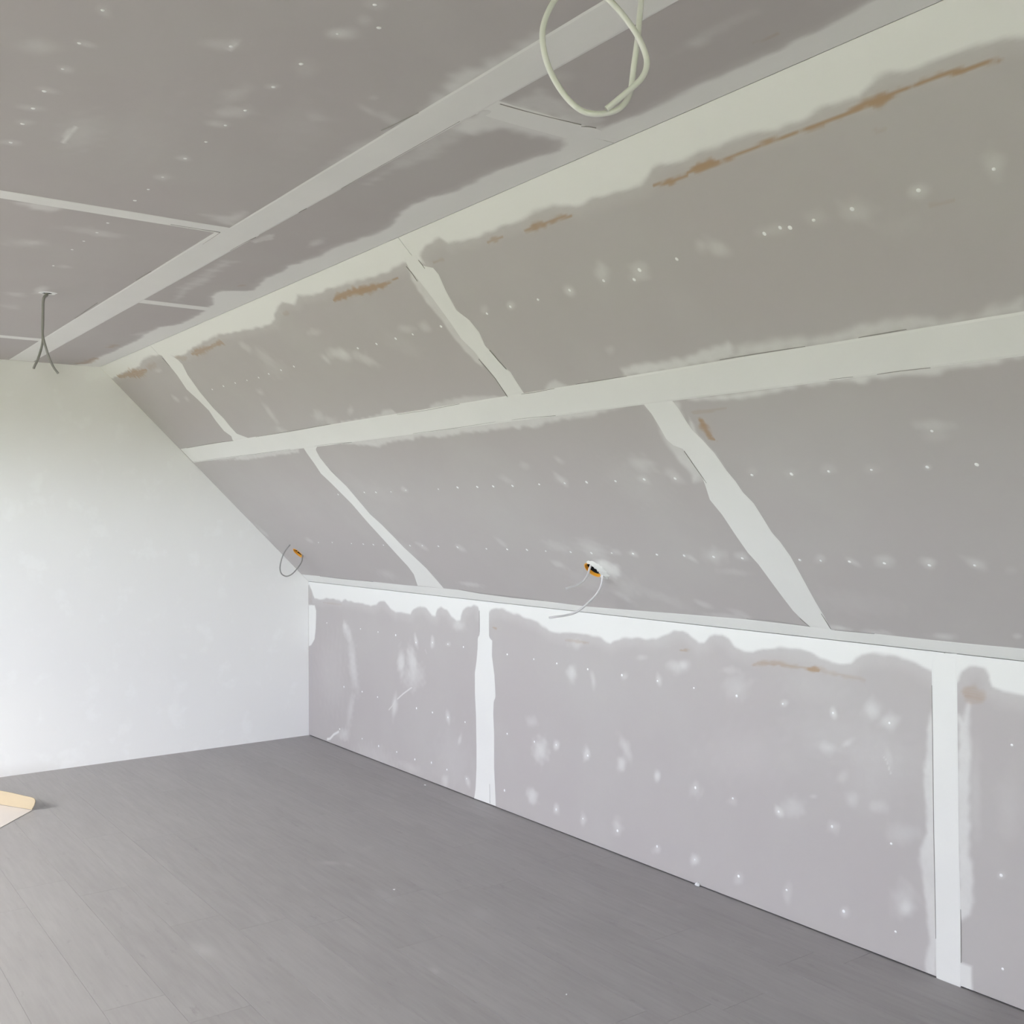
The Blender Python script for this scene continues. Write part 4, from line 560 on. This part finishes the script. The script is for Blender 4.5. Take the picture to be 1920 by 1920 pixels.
def panel(parent, plane, u0, u1, v0, v1, holes=()):
    g = 0.001
    us = axis(u0 + g, u1 - g, STEP[plane], VIEW_U[plane])
    vs = np.linspace(v0 + g, v1 - g, max(2, int(round((v1 - v0) / STEP[plane])) + 1)) if u0 < VIEW_U[plane] else np.linspace(v0 + g, v1 - g, 12)
    nu, nv = len(us), len(vs)
    U, V = np.meshgrid(us, vs, indexing='ij')
    u, v = U.ravel().copy(), V.ravel().copy()
    ij = np.arange(nu * nv).reshape(nu, nv)
    q = np.stack([ij[:-1, :-1], ij[1:, :-1], ij[1:, 1:], ij[:-1, 1:]], -1).reshape(-1, 4)
    for (hu, hv, r) in holes:            # a drilled round hole: snap the nearest ring, drop the inside
        d = np.hypot(u - hu, v - hv)
        c = STEP[plane]
        ring = (d < r + 0.5 * c) & (d > r - 0.72 * c)
        u[ring] = hu + (u[ring] - hu) / d[ring] * r
        v[ring] = hv + (v[ring] - hv) / d[ring] * r
        dd = np.hypot(u - hu, v - hv)
        mid = np.hypot(u[q].mean(1) - hu, v[q].mean(1) - hv)
        q = q[~(mid < r * 0.985)]
    w, s = fields(plane, u, v)
    h = w * 0.0006
    co = place_np(plane, u, v, h)
    # board edges and back
    rim = np.concatenate([ij[:, 0], ij[-1, 1:], ij[-2::-1, -1], ij[0, -2:0:-1]])
    nr = len(rim)
    n0 = len(co)
    co = np.concatenate([co, co[rim], place_np(plane, u[rim], v[rim], np.full(nr, -THICK))])
    a = np.arange(nr)
    b = (a + 1) % nr
    sk = np.stack([n0 + a, n0 + b, n0 + nr + b, n0 + nr + a], -1)
    faces = np.concatenate([q, sk])
    # make the front face the room
    p0, p1, p3 = co[q[0][0]], co[q[0][1]], co[q[0][3]]
    nrm = np.cross(p1 - p0, p3 - p0)
    into = np.array(place(plane, 1, .5, 1)) - np.array(place(plane, 1, .5, 0))
    if nrm @ into < 0:
        faces = faces[:, ::-1]
    me = bpy.data.meshes.new('plasterboard_panel')
    me.vertices.add(len(co))
    me.vertices.foreach_set('co', co.astype(np.float32).ravel())
    me.loops.add(faces.size)
    me.loops.foreach_set('vertex_index', np.ascontiguousarray(faces, dtype=np.int32).ravel())
    me.polygons.add(len(faces))
    me.polygons.foreach_set('loop_start', np.arange(0, faces.size, 4, dtype=np.int32))
    me.polygons.foreach_set('use_smooth', np.ones(len(faces), bool))
    me.update(calc_edges=True)
    ext = lambda x: np.concatenate([x, x[rim], x[rim]]).astype(np.float32)
    at = me.attributes.new('plaster', 'FLOAT', 'POINT')
    at.data.foreach_set('value', ext(w))
    at = me.attributes.new('worn', 'FLOAT', 'POINT')
    at.data.foreach_set('value', ext(s))
    o = link('plasterboard_panel', me, M_BOARD, parent)
    # screw heads filled with a dab each
    for (du, dv) in DOTS[plane]:
        if u0 <= du < u1 and v0 <= dv < v1:
            d = link('screw_dab', DAB, None, o)
            n = Vector(into)
            d.matrix_world = Matrix.Translation(Vector(place(plane, du, dv, 0.0004))) @ n.to_track_quat('Z', 'Y').to_matrix().to_4x4()
            k = rngd.uniform(0.8, 1.2) * (0.78 if plane == 'ceil' else 0.92)
            d.scale = (k, k * rngd.uniform(0.85, 1.2), 1)
    return o

rngd = random.Random(4)
def dab_mesh():
    v = [(0, 0, 0.0012)]
    for i in range(8):
        a = i * math.pi / 4
        v.append((0.0046 * math.cos(a), 0.0046 * math.sin(a), 0.0007))
    for i in range(8):
        a = i * math.pi / 4
        v.append((0.0058 * math.cos(a), 0.0058 * math.sin(a), -0.0004))
    f = [(0, 1 + i, 1 + (i + 1) % 8) for i in range(8)] + [(1 + i, 9 + i, 9 + (i + 1) % 8, 1 + (i + 1) % 8) for i in range(8)]
    me = mesh('screw_dab', v, f, True)
    me.materials.append(M_DAB)
    return me
DAB = dab_mesh()

def ribbon(name, plane, left, right, h, mat, parent):      # filled joint between two ragged sides
    n = len(left)
    v, f = [], []
    for (a, b) in zip(left, right):
        for k, t in enumerate((0.0, 0.06, 0.5, 0.94, 1.0)):
            hh = (0.0003, h, h * 1.15, h, 0.0003)[k]
            ee = min(len(v) // 5, n - 1 - len(v) // 5)
            if ee < 2:
                hh = 0.0003 if ee == 0 else hh * 0.5
            v.append(place(plane, a[0] + (b[0] - a[0]) * t, a[1] + (b[1] - a[1]) * t, hh))
    for i in range(n - 1):
        for k in range(4):
            f.append((i * 5 + k, i * 5 + k + 1, (i + 1) * 5 + k + 1, (i + 1) * 5 + k))
    me = mesh(name, v, f)
    # face the room
    into = Vector(place(plane, 1, .5, 1)) - Vector(place(plane, 1, .5, 0))
    if sum(p.normal.dot(into) for p in me.polygons) < 0:
        me.flip_normals()
    return link(name, me, mat, parent)

def pair(left, right, ax, n):
    A, B = np.array(left), np.array(right)
    lo = min(A[:, ax].min(), B[:, ax].min())
    hi = max(A[:, ax].max(), B[:, ax].max())
    t = np.linspace(0, 1, n)
    out = []
    for P in (A, B):
        P = P[np.argsort(P[:, ax])]
        s = np.linspace(P[0, ax], P[-1, ax], n)
        o = np.interp(s, P[:, ax], P[:, 1 - ax])
        out.append([(o[i], s[i]) if ax == 1 else (s[i], o[i]) for i in range(n)])
    return out

def straight(name, plane, u0, u1, v0, v1, h, mat, parent, seed):
    rng = np.random.RandomState(seed)
    along_u = (u1 - u0) > (v1 - v0)
    a0, a1 = (u0, u1) if along_u else (v0, v1)
    n = max(4, int((a1 - a0) / 0.04))
    t = np.linspace(a0, a1, n)
    j = [np.convolve(rng.uniform(-1, 1, n + 6), np.ones(7) / 7, 'valid') * 0.0022 for _ in range(2)]
    if along_u:
        A = [(t[i], v0 + j[0][i]) for i in range(n)]
        B = [(t[i], v1 + j[1][i]) for i in range(n)]
    else:
        A = [(u0 + j[0][i], t[i]) for i in range(n)]
        B = [(u1 + j[1][i], t[i]) for i in range(n)]
    return ribbon(name, plane, A, B, h, mat, parent)

def paper_edges(plane, parent):
    for pts in EDGES[plane]:
        P = []
        for a, b in zip(pts[:-1], pts[1:]):
            for k in range(5):
                P.append((a[0] + (b[0] - a[0]) * k / 5, a[1] + (b[1] - a[1]) * k / 5))
        P.append(pts[-1])
        n = len(P)
        v, f = [], []
        for i, p in enumerate(P):
            a, b = P[max(i - 1, 0)], P[min(i + 1, n - 1)]
            d = math.hypot(b[0] - a[0], b[1] - a[1])
            nx, ny = -(b[1] - a[1]) / d, (b[0] - a[0]) / d
            wd = 0.0014 * min(1, 0.25 + 3.0 * min(i, n - 1 - i) / n)
            for s, h in ((-1, 0.0006), (0, 0.0024), (1, 0.0006)):
                v.append(place(plane, p[0] + nx * wd * s, p[1] + ny * wd * s, h))
        for i in range(n - 1):
            for k in range(2):
                f.append((i * 3 + k, i * 3 + k + 1, i * 3 + k + 4, i * 3 + k + 3))
        me = mesh('paper_edge', v, f)
        link('paper_edge', me, M_EDGE, parent)

# ------------------------------------------------------------------ floor
floor = link('floor', box_mesh('floor', [(-W - .2, .2, -L - .2, .2, -0.2, -0.0085)]), M_TIMBER)
tag(floor, 'grey wood-look laminate floor running along the knee wall', 'floor', kind='structure')
PW, PLN = 0.19, 1.29
rngf = random.Random(11)
def plank_mesh(x0, x1, y0, y1):
    g, c = 0.0004, 0.0005
    x0 += g; x1 -= g; y0 += g; y1 -= g
    cx, cy = (x0 + x1) / 2, (y0 + y1) / 2
    a, b = (x1 - x0) / 2, (y1 - y0) / 2
    v = [(-a, -b, -.0085), (a, -b, -.0085), (a, b, -.0085), (-a, b, -.0085), (-a, -b, -c * .6), (a, -b, -c * .6), (a, b, -c * .6), (-a, b, -c * .6),
         (-a + c, -b + c, 0), (a - c, -b + c, 0), (a - c, b - c, 0), (-a + c, b - c, 0)]
    f = [(0, 1, 5, 4), (1, 2, 6, 5), (2, 3, 7, 6), (3, 0, 4, 7), (4, 5, 9, 8), (5, 6, 10, 9), (6, 7, 11, 10), (7, 4, 8, 11), (8, 9, 10, 11)]
    return v, f, (cx, cy, 0)
shared = {}
x = -0.150
rows = [(-0.150, 0.008)]
while x > -W:
    rows.append((max(x - PW, -W - 0.008), x))
    x -= PW
for (x0, x1) in rows:
    y = 0.006 + rngf.uniform(0.15, 1.0) * PLN
    while y > -L:
        y0, y1 = max(y - PLN, -L - .006), min(y, 0.006)
        if y1 - y0 > 0.03:
            key = (round(x1 - x0, 4), round(y1 - y0, 4))
            v, f, c = plank_mesh(x0, x1, y0, y1)
            if key not in shared:
                shared[key] = mesh('plank', v, f)
            p = link('plank', shared[key], M_FLOOR, floor)
            p.location = c
        y -= PLN

# ------------------------------------------------------------------ far gable wall
wall_back = link('wall_back', box_mesh('wall_back', [(-W - .3, .3, 0.0, .25, -0.2, H + .4)]), M_WALL)
tag(wall_back, 'white skimmed gable wall at the far end of the room', 'wall', kind='structure')

# ------------------------------------------------------------------ right knee wall
wall_right = link('wall_right', box_mesh('wall_right', [(THICK, .2, -L - .2, .1, -0.2, K + .05)]), M_TIMBER)
tag(wall_right, 'low plasterboard knee wall along the right side, joints freshly filled', 'wall', kind='structure')
for (a, b) in ((0.0, 2.137), (2.137, 4.745), (4.745, 7.355), (7.355, L)):
    panel(wall_right, 'knee', a, b, 0.004, K - .001)
kn = [s for s in STRIPS if s[0] == 'knee']
for (pl, ax, left, right) in kn:
    A, B = pair(left, right, 1, 90)
    ribbon('joint_strip', 'knee', A, B, 0.0012, M_JOINT, wall_right)
straight('joint_strip', 'knee', 7.31, 7.40, 0.01, K, 0.0012, M_JOINT, wall_right, 3)
paper_edges('knee', wall_right)

# ------------------------------------------------------------------ sloped ceiling on the right
v, f = slab('slope', -0.1, L + .2, -.3, SL + .25, -.22, -.09)
sl = mesh('ceiling_sloped', v, f)
fix_normals(sl)
slope = link('ceiling_sloped', sl, M_TIMBER)
tag(slope, 'sloped plasterboard ceiling above the right knee wall, joints and screws filled', 'ceiling', kind='structure')
HOLE_R = 0.040
holes = ((B1[0], B1[1], HOLE_R), (B2[0], B2[1], HOLE_R))
lo_j = (0.0, 1.745, 4.30, 6.89, L)
up_j = (0.0, 0.99, 3.64, 6.25, L)
for a, b in zip(lo_j[:-1], lo_j[1:]):
    panel(slope, 'slope', a, b, 0.0, 1.19, [h for h in holes if a < h[0] < b])
for a, b in zip(up_j[:-1], up_j[1:]):
    panel(slope, 'slope', a, b, 1.19, SL)
straight('joint_strip', 'slope', 0.012, L - .01, 1.130, 1.248, 0.0016, M_JOINT, slope, 1)
for (pl, ax, left, right) in [s for s in STRIPS if s[0] == 'slope']:
    A, B = pair(left, right, 1, 110)
    ribbon('joint_strip', 'slope', A, B, 0.0011, M_JOINT, slope)
straight('joint_strip', 'slope', 6.85, 6.94, 0.05, 1.14, 0.0011, M_JOINT, slope, 8)
straight('joint_strip', 'slope', 6.21, 6.30, 1.24, 1.86, 0.0011, M_JOINT, slope, 9)
top = np.array(SLOPEBOT)
us = np.linspace(0.004, L - .01, 300)
B = [(a, b) for a, b in zip(us, np.interp(us, top[:, 0], top[:, 1]))]
A = [(a, 0.0) for a in us]
ribbon('corner_strip', 'slope', A, B, 0.0012, M_JOINT, slope)
paper_edges('slope', slope)

# ------------------------------------------------------------------ flat ceiling
ceiling = link('ceiling', box_mesh('ceiling', [(-W + S - .4, -S + .4, -L - .2, .2, H + .05, H + .25)]), M_TIMBER)
tag(ceiling, 'flat plasterboard ceiling with white filled joints and screw dabs', 'ceiling', kind='structure')
CH = CAB['c_hole']
LH = CAB['loop_hole']
ch = [(-CH[1], -CH[0], 0.020), (-LH[1], -LH[0], 0.020)]
def ceil_panel(a, b, c, d):
    panel(ceiling, 'ceil', a, b, c, d, [h for h in ch if a < h[0] < b and c < h[1] < d])
for a, b in zip((0, 2.12, 4.71, 7.31), (2.12, 4.71, 7.31, L)):
    ceil_panel(a, b, S, 1.809)
for a, b in zip((0, .84, 3.388, 5.99), (.84, 3.388, 5.99, L)):
    ceil_panel(a, b, 1.809, 3.01)
v_save = dict(VIEW_U)
VIEW_U['ceil'] = -1
for a, b in zip((0, 2.12, 4.71, 7.31), (2.12, 4.71, 7.31, L)):
    ceil_panel(a, b, 3.01, 4.21)
for a, b in zip((0, .84, 3.388, 5.99), (.84, 3.388, 5.99, L)):
    ceil_panel(a, b, 4.21, W - S)
VIEW_U.update(v_save)
straight('joint_strip', 'ceil', 0.01, 3.40, 1.757, 1.888, 0.0016, M_JOINT, ceiling, 21)
straight('joint_strip', 'ceil', 3.39, L - .01, 1.759, 1.869, 0.0016, M_JOINT, ceiling, 20)
straight('joint_strip', 'ceil', 0.01, L - .01, 2.95, 3.07, 0.0016, M_JOINT, ceiling, 22)
for (c0, a, b) in ((0.84, 1.86, 2.96), (3.388, 1.86, 2.96), (5.99, 1.86, 2.96)):
    straight('joint_strip', 'ceil', c0 - .04, c0 + .042, a, b, 0.0012, M_JOINT, ceiling, int(c0 * 10))
straight('joint_strip', 'ceil', 2.082, 2.158, 1.40, 1.76, 0.0012, M_JOINT, ceiling, 31)
straight('joint_strip', 'ceil', 4.664, 4.757, 1.41, 1.76, 0.0012, M_JOINT, ceiling, 32)
paper_edges('ceil', ceiling)
# collar of filler around each cable hole
def collar(u, v, r0, r1, seed):
    rng = random.Random(seed)
    vs_, fs_ = [], []
    n = 20
    for k in range(n):
        a = 2 * math.pi * k / n
        for (r, h) in ((r0, 0.0), (r0 * 1.12, 0.0035), (r1 * rng.uniform(.8, 1.15), 0.0006)):
            vs_.append(place('ceil', u + r * math.cos(a), v + r * math.sin(a), h))
    for k in range(n):
        k2 = (k + 1) % n
        for j in range(2):
            fs_.append((k * 3 + j, k * 3 + j + 1, k2 * 3 + j + 1, k2 * 3 + j))
    me = mesh('filler_collar', vs_, fs_, True)
    fix_normals(me)
    link('filler_collar', me, M_DAB, ceiling)
for k, (u, v, r) in enumerate(ch):
    collar(u, v, 0.019, 0.034, k)

# ------------------------------------------------------------------ left side of the room (out of the picture) and near gable
wall_left = link('wall_left', box_mesh('wall_left', [(-W - .2, -W, -L - .2, .1, -0.2, K + .05)]), M_WALL)
tag(wall_left, 'low white knee wall along the left side', 'wall', kind='structure')
def left_box(u0, u1, v0, v1, h0, h1):
    return [left_point(u, v, h) for h in (h0, h1) for (u, v) in ((u0, v0), (u1, v0), (u1, v1), (u0, v1))]
def left_boxes(name, parts, mat, parent=None):
    v, f = [], []
    for p in parts:
        b = len(v)
        v += left_box(*p)
        f += [tuple(b + i for i in q) for q in BOXF]
    me = mesh(name, v, f)
    fix_normals(me)
    return link(name, me, mat, parent)
parts = []
prev = -0.1
for (u, hw, v, hh) in ROOF_WINDOWS:
    parts += [(prev, u - hw, -.3, SL + .25, -.2, 0), (u - hw, u + hw, -.3, v - hh, -.2, 0), (u - hw, u + hw, v + hh, SL + .25, -.2, 0)]
    prev = u + hw
parts.append((prev, L + .2, -.3, SL + .25, -.2, 0))
slope_l = left_boxes('ceiling_sloped', parts, M_WALL)
tag(slope_l, 'sloped white ceiling on the left side with two small roof windows', 'ceiling', kind='structure')

def glass_material():
    m = bpy.data.materials.new('window_glass')
    m.use_nodes = True
    nt = m.node_tree
    nt.nodes.clear()
    out = nt.nodes.new('ShaderNodeOutputMaterial')
    t = nt.nodes.new('ShaderNodeBsdfTransparent')
    t.inputs['Color'].default_value = (0.95, 0.96, 0.95, 1)
    g = nt.nodes.new('ShaderNodeBsdfGlossy')
    g.inputs['Roughness'].default_value = 0.02
    mx = nt.nodes.new('ShaderNodeMixShader')
    mx.inputs[0].default_value = 0.04
    nt.links.new(t.outputs[0], mx.inputs[1])
    nt.links.new(g.outputs[0], mx.inputs[2])
    nt.links.new(mx.outputs[0], out.inputs[0])
    return m
M_GLASS = glass_material()
for i, (u, hw, v, hh) in enumerate(ROOF_WINDOWS):
    fr = 0.055
    w = left_boxes('window_%d' % (i + 1), [(u - hw, u - hw + fr, v - hh, v + hh, -.17, -.1), (u + hw - fr, u + hw, v - hh, v + hh, -.17, -.1),
                                          (u - hw + fr, u + hw - fr, v - hh, v - hh + fr, -.17, -.1), (u - hw + fr, u + hw - fr, v + hh - fr, v + hh, -.17, -.1)], M_FRAME)
    tag(w, 'white framed roof window in the left slope, ' + ('nearer the far gable' if i == 0 else 'nearer the camera'), 'window', kind='structure')
    left_boxes('pane', [(u - hw + fr, u + hw - fr, v - hh + fr, v + hh - fr, -.14, -.134)], M_GLASS, w)

gx0, gw, gz0, gz1 = GABLE_WINDOW
wall_front = link('wall_front', box_mesh('wall_front', [(-W - .3, gx0, -L - .25, -L, -0.2, H + .4), (gx0 + gw, .3, -L - .25, -L, -0.2, H + .4),
                                                      (gx0, gx0 + gw, -L - .25, -L, gz1, H + .4), (gx0, gx0 + gw, -L - .25, -L, -0.2, gz0)]), M_WALL)
tag(wall_front, 'white gable wall behind the camera with a glazed balcony door', 'wall', kind='structure')
fr = 0.05
door = link('door_1', box_mesh('door_1', [(gx0, gx0 + fr, -L - .18, -L - .1, gz0, gz1), (gx0 + gw - fr, gx0 + gw, -L - .18, -L - .1, gz0, gz1),
                                          (gx0 + fr, gx0 + gw - fr, -L - .18, -L - .1, gz1 - fr, gz1), (gx0 + fr, gx0 + gw - fr, -L - .18, -L - .1, gz0, gz0 + fr),
                                          (gx0 + fr, gx0 + gw - fr, -L - .18, -L - .1, .78, .84)]), M_FRAME)
tag(door, 'white framed glazed balcony door in the near gable', 'door', kind='structure')
for (a, b) in ((gz0 + fr, .78), (.84, gz1 - fr)):
    link('pane', box_mesh('pane', [(gx0 + fr, gx0 + gw - fr, -L - .143, -L - .137, a, b)]), M_GLASS, door)

# ------------------------------------------------------------------ flush junction boxes in the slope
def junction_box(name, uv, label, filler):
    u, v = uv
    root = empty(name, place('slope', u, v, 0))
    tag(root, label, 'junction box')
    inv = Matrix.Translation(-root.location)
    def ring(nm, prof, mat, n=28, cap=False, rag=0.0, seed=1):
        rng = random.Random(seed)
        vs_, fs_ = [], []
        m = len(prof)
        for k in range(n):
            a = 2 * math.pi * k / n
            for j, (r, h) in enumerate(prof):
                rr = r * (1 + rag * rng.uniform(-1, 1))
                vs_.append(Vector(place('slope', u + rr * math.cos(a), v + rr * math.sin(a), h)) - root.location)
        for k in range(n):
            k2 = (k + 1) % n
            for j in range(m - 1):
                fs_.append((k * m + j, k * m + j + 1, k2 * m + j + 1, k2 * m + j))
        if cap:
            fs_.append(tuple(k * m + m - 1 for k in range(n)))
        me = mesh(nm, vs_, fs_, False)
        fix_normals(me)
        return link(nm, me, mat, root)
    R = HOLE_R
    ring('cup', [(R + .0035, 0.0008), (R + .003, 0.0022), (R - .0015, 0.0022), (R - .002, -0.001), (R - .003, -0.011), (R - .002, -0.0115), (R - .0005, -0.011), (R + .0002, -0.002), (R + .0035, 0.0008)], M_ORANGE)
    ring('base', [(R - .0015, -0.0112), (R - .003, -0.0115), (R - .0035, -0.050), (0.018, -0.0505), (0.006, -0.048)], M_DARKBOX, cap=True)
    # two claws with screws inside
    for sgn in (-1, 1):
        c = Vector(place('slope', u + sgn * (R - .008), v, -0.012)) - root.location
        bm = bmesh.new()
        bmesh.ops.create_cone(bm, cap_ends=True, segments=10, radius1=.0035, radius2=.0035, depth=.02)
        bmesh.ops.rotate(bm, verts=bm.verts, cent=(0, 0, 0), matrix=Vector((SA, 0, CA)).to_track_quat('Z', 'Y').to_matrix())
        bmesh.ops.translate(bm, verts=bm.verts, vec=c)
        me = bpy.data.meshes.new('screw_post')
        bm.to_mesh(me)
        bm.free()
        link('screw_post', me, M_ORANGE, root)
    if filler:
        # ragged lump of white filler over the upper near side of the rim
        rng = random.Random(9)
        vs_, fs_ = [], []
        n, m = 30, 8
        for k in range(n + 1):
            a = math.radians(-70 + 165 * k / n)
            e = math.sin(math.pi * (k / n) ** 0.75)
            ri = R * (1.02 - 0.22 * e * rng.uniform(0.2, 1.1))
            ro = R * (1.10 + 1.05 * e ** 0.8 * rng.uniform(0.8, 1.12))
            for j in range(m):
                t = j / (m - 1)
                r = ri + (ro - ri) * t
                h = -0.003 if j == 0 else (0.0003 if j == m - 1 else 0.0105 * e ** 0.5 * (1 - t) ** 0.7 * rng.uniform(0.45, 1.15) + 0.001)
                vs_.append(Vector(place('slope', u + r * math.cos(a), v + r * math.sin(a), h)) - root.location)
        for k in range(n):
            for j in range(m - 1):
                fs_.append((k * m + j, k * m + j + 1, (k + 1) * m + j + 1, (k + 1) * m + j))
        me = mesh('filler_lump', vs_, fs_, True)
        fix_normals(me)
        link('filler_lump', me, M_JOINT, root)
    return root
junction_box('junction_box', B1, 'orange flush junction box in the slope, close to the far gable wall', False)
junction_box('junction_box', B2, 'orange flush junction box in the slope with white filler on its rim', True)

# ------------------------------------------------------------------ cables
def cable(name, pts, r, mat, label, group=None, core=True, n=8):
    root = empty(name, pts[0])
    tag(root, label, 'cable', group)
    loc = [Vector(p) - Vector(pts[0]) for p in pts]
    o, P = tube('sheath', loc, r, mat, root, 12, n)
    if core:                              # cut end with the wires showing
        t = (P[-1] - P[-2]).normalized()
        a = t.orthogonal().normalized()
        b = t.cross(a)
        vs_, fs_ = [], []
        for q in range(3):
            c = P[-1] + (a * math.cos(q * 2.094) + b * math.sin(q * 2.094)) * r * .48
            base = len(vs_)
            for e in (-.0005, .0016):
                for k in range(6):
                    g = k * math.pi / 3
                    vs_.append(c + t * e + (a * math.cos(g) + b * math.sin(g)) * r * .36)
            fs_ += [(base + k, base + (k + 1) % 6, base + 6 + (k + 1) % 6, base + 6 + k) for k in range(6)]
            fs_.append(tuple(base + 6 + k for k in range(6)))
        me = mesh('wire_ends', vs_, fs_)
        fix_normals(me)
        link('wire_ends', me, M_COPPER, root)
    return root
cable('cable', CAB['b1'], 0.0040, M_GREY_CABLE, 'thin dark grey cable curling in a loop below the far junction box')
cable('cable', CAB['b2a'], 0.0046, M_LIGHT_CABLE, 'shorter of two pale cable ends sticking out of the orange box with white filler')
cable('cable', CAB['b2b'], 0.0046, M_LIGHT_CABLE, 'longer of two pale cable ends hanging from the orange box with white filler')
cable('cable', CAB['c_a'], 0.0048, M_GREY_CABLE, 'grey cable hanging from the ceiling hole, end bent to the left')
cable('cable', CAB['c_b'], 0.0048, M_GREY_CABLE, 'grey cable hanging from the ceiling hole, end bent to the right')
cable('cable_loop', CAB['loop'], 0.0047, M_WHITE_CABLE, 'thick white cable coiled in a big loop hanging from the ceiling near the camera')

# ------------------------------------------------------------------ cream tray of folded cardboard on the floor
M_CREAM = plain('cream_cardboard', (0.42, 0.345, 0.245), 0.7, 0.3, 0.04, 12)
M_CREAM_IN = plain('pale_cardboard_face', (0.70, 0.64, 0.60), 0.7, 0.3, 0.03, 12)
c, a, b = (Vector(p) for p in TRAY)
da, db = (a - c).normalized(), (b - c).normalized()
root = empty('cardboard_tray', c)
tag(root, 'cream cardboard tray with one turned-up edge lying on the grey floor', 'tray')
def solid_patch(name, outline, thick, nrm, mat):
    n = len(outline)
    vs_ = list(outline) + [p + nrm * thick for p in outline]
    fs_ = [tuple(range(n)), tuple(range(2 * n - 1, n - 1, -1))] + [(k, (k + 1) % n, n + (k + 1) % n, n + k) for k in range(n)]
    me = mesh(name, vs_, fs_)
    fix_normals(me)
    return link(name, me, mat, root)
Z = Vector((0, 0, 1))
lift = Z * 0.0006
solid_patch('base', [lift, lift + da * .25, lift + da * .52, lift + da * .50 + db * .34, lift + db * .50 + da * .12, lift + db * .48, lift + db * .24], 0.0022, Z, M_CREAM_IN)
out = (da.cross(Z)).normalized()
if out.dot(db) > 0:
    out = -out
def up(t, z):
    return lift + da * t + out * (z * .12) + Z * z
flap = [up(.003, .004), up(-.012, .03), up(-.016, .045), up(-.014, .054), up(-.006, .061), up(.01, .064), up(.06, .066), up(.16, .071), up(.24, .073), up(.52, .073), up(.52, .004), up(.25, .004)]
solid_patch('turned_up_edge', flap, 0.004, (Z * -.12 + out).normalized(), M_CREAM)

# ------------------------------------------------------------------ crumbs of plaster on the floor
def crumb(loc, size, label, seed, mat):
    rng = random.Random(seed)
    bm = bmesh.new()
    bmesh.ops.create_icosphere(bm, subdivisions=1, radius=1)
    for v_ in bm.verts:
        k = rng.uniform(.7, 1.25)
        v_.co = Vector((v_.co.x * size[0] * k, v_.co.y * size[1] * k, max(v_.co.z * size[2] * k, -size[2] * .8)))
    zmin = min(v_.co.z for v_ in bm.verts)
    bmesh.ops.translate(bm, verts=bm.verts, vec=(0, 0, -zmin))
    me = bpy.data.meshes.new('plaster_crumb')
    bm.to_mesh(me)
    bm.free()
    o = link('plaster_crumb', me, mat)
    o.location = loc
    tag(o, label, 'crumb')
q = CRUMB
crumb((q[0][0] - .006, q[0][1], 0), (.010, .014, .010), 'white lump of plaster lying against the foot of the right knee wall', 1, M_DAB)
crumb((q[1][0], q[1][1], 0), (.006, .009, .004), 'small flat chip of plaster on the floor left of the first filled wall joint', 2, M_DAB)
crumb((q[2][0], q[2][1], 0), (.003, .003, .003), 'tiny white speck of plaster alone on the floor at the bottom of the picture', 3, M_DAB)
crumb((q[3][0], q[3][1], 0), (.006, .005, .003), 'small white chip of plaster in the middle of the grey floor', 4, M_DAB)
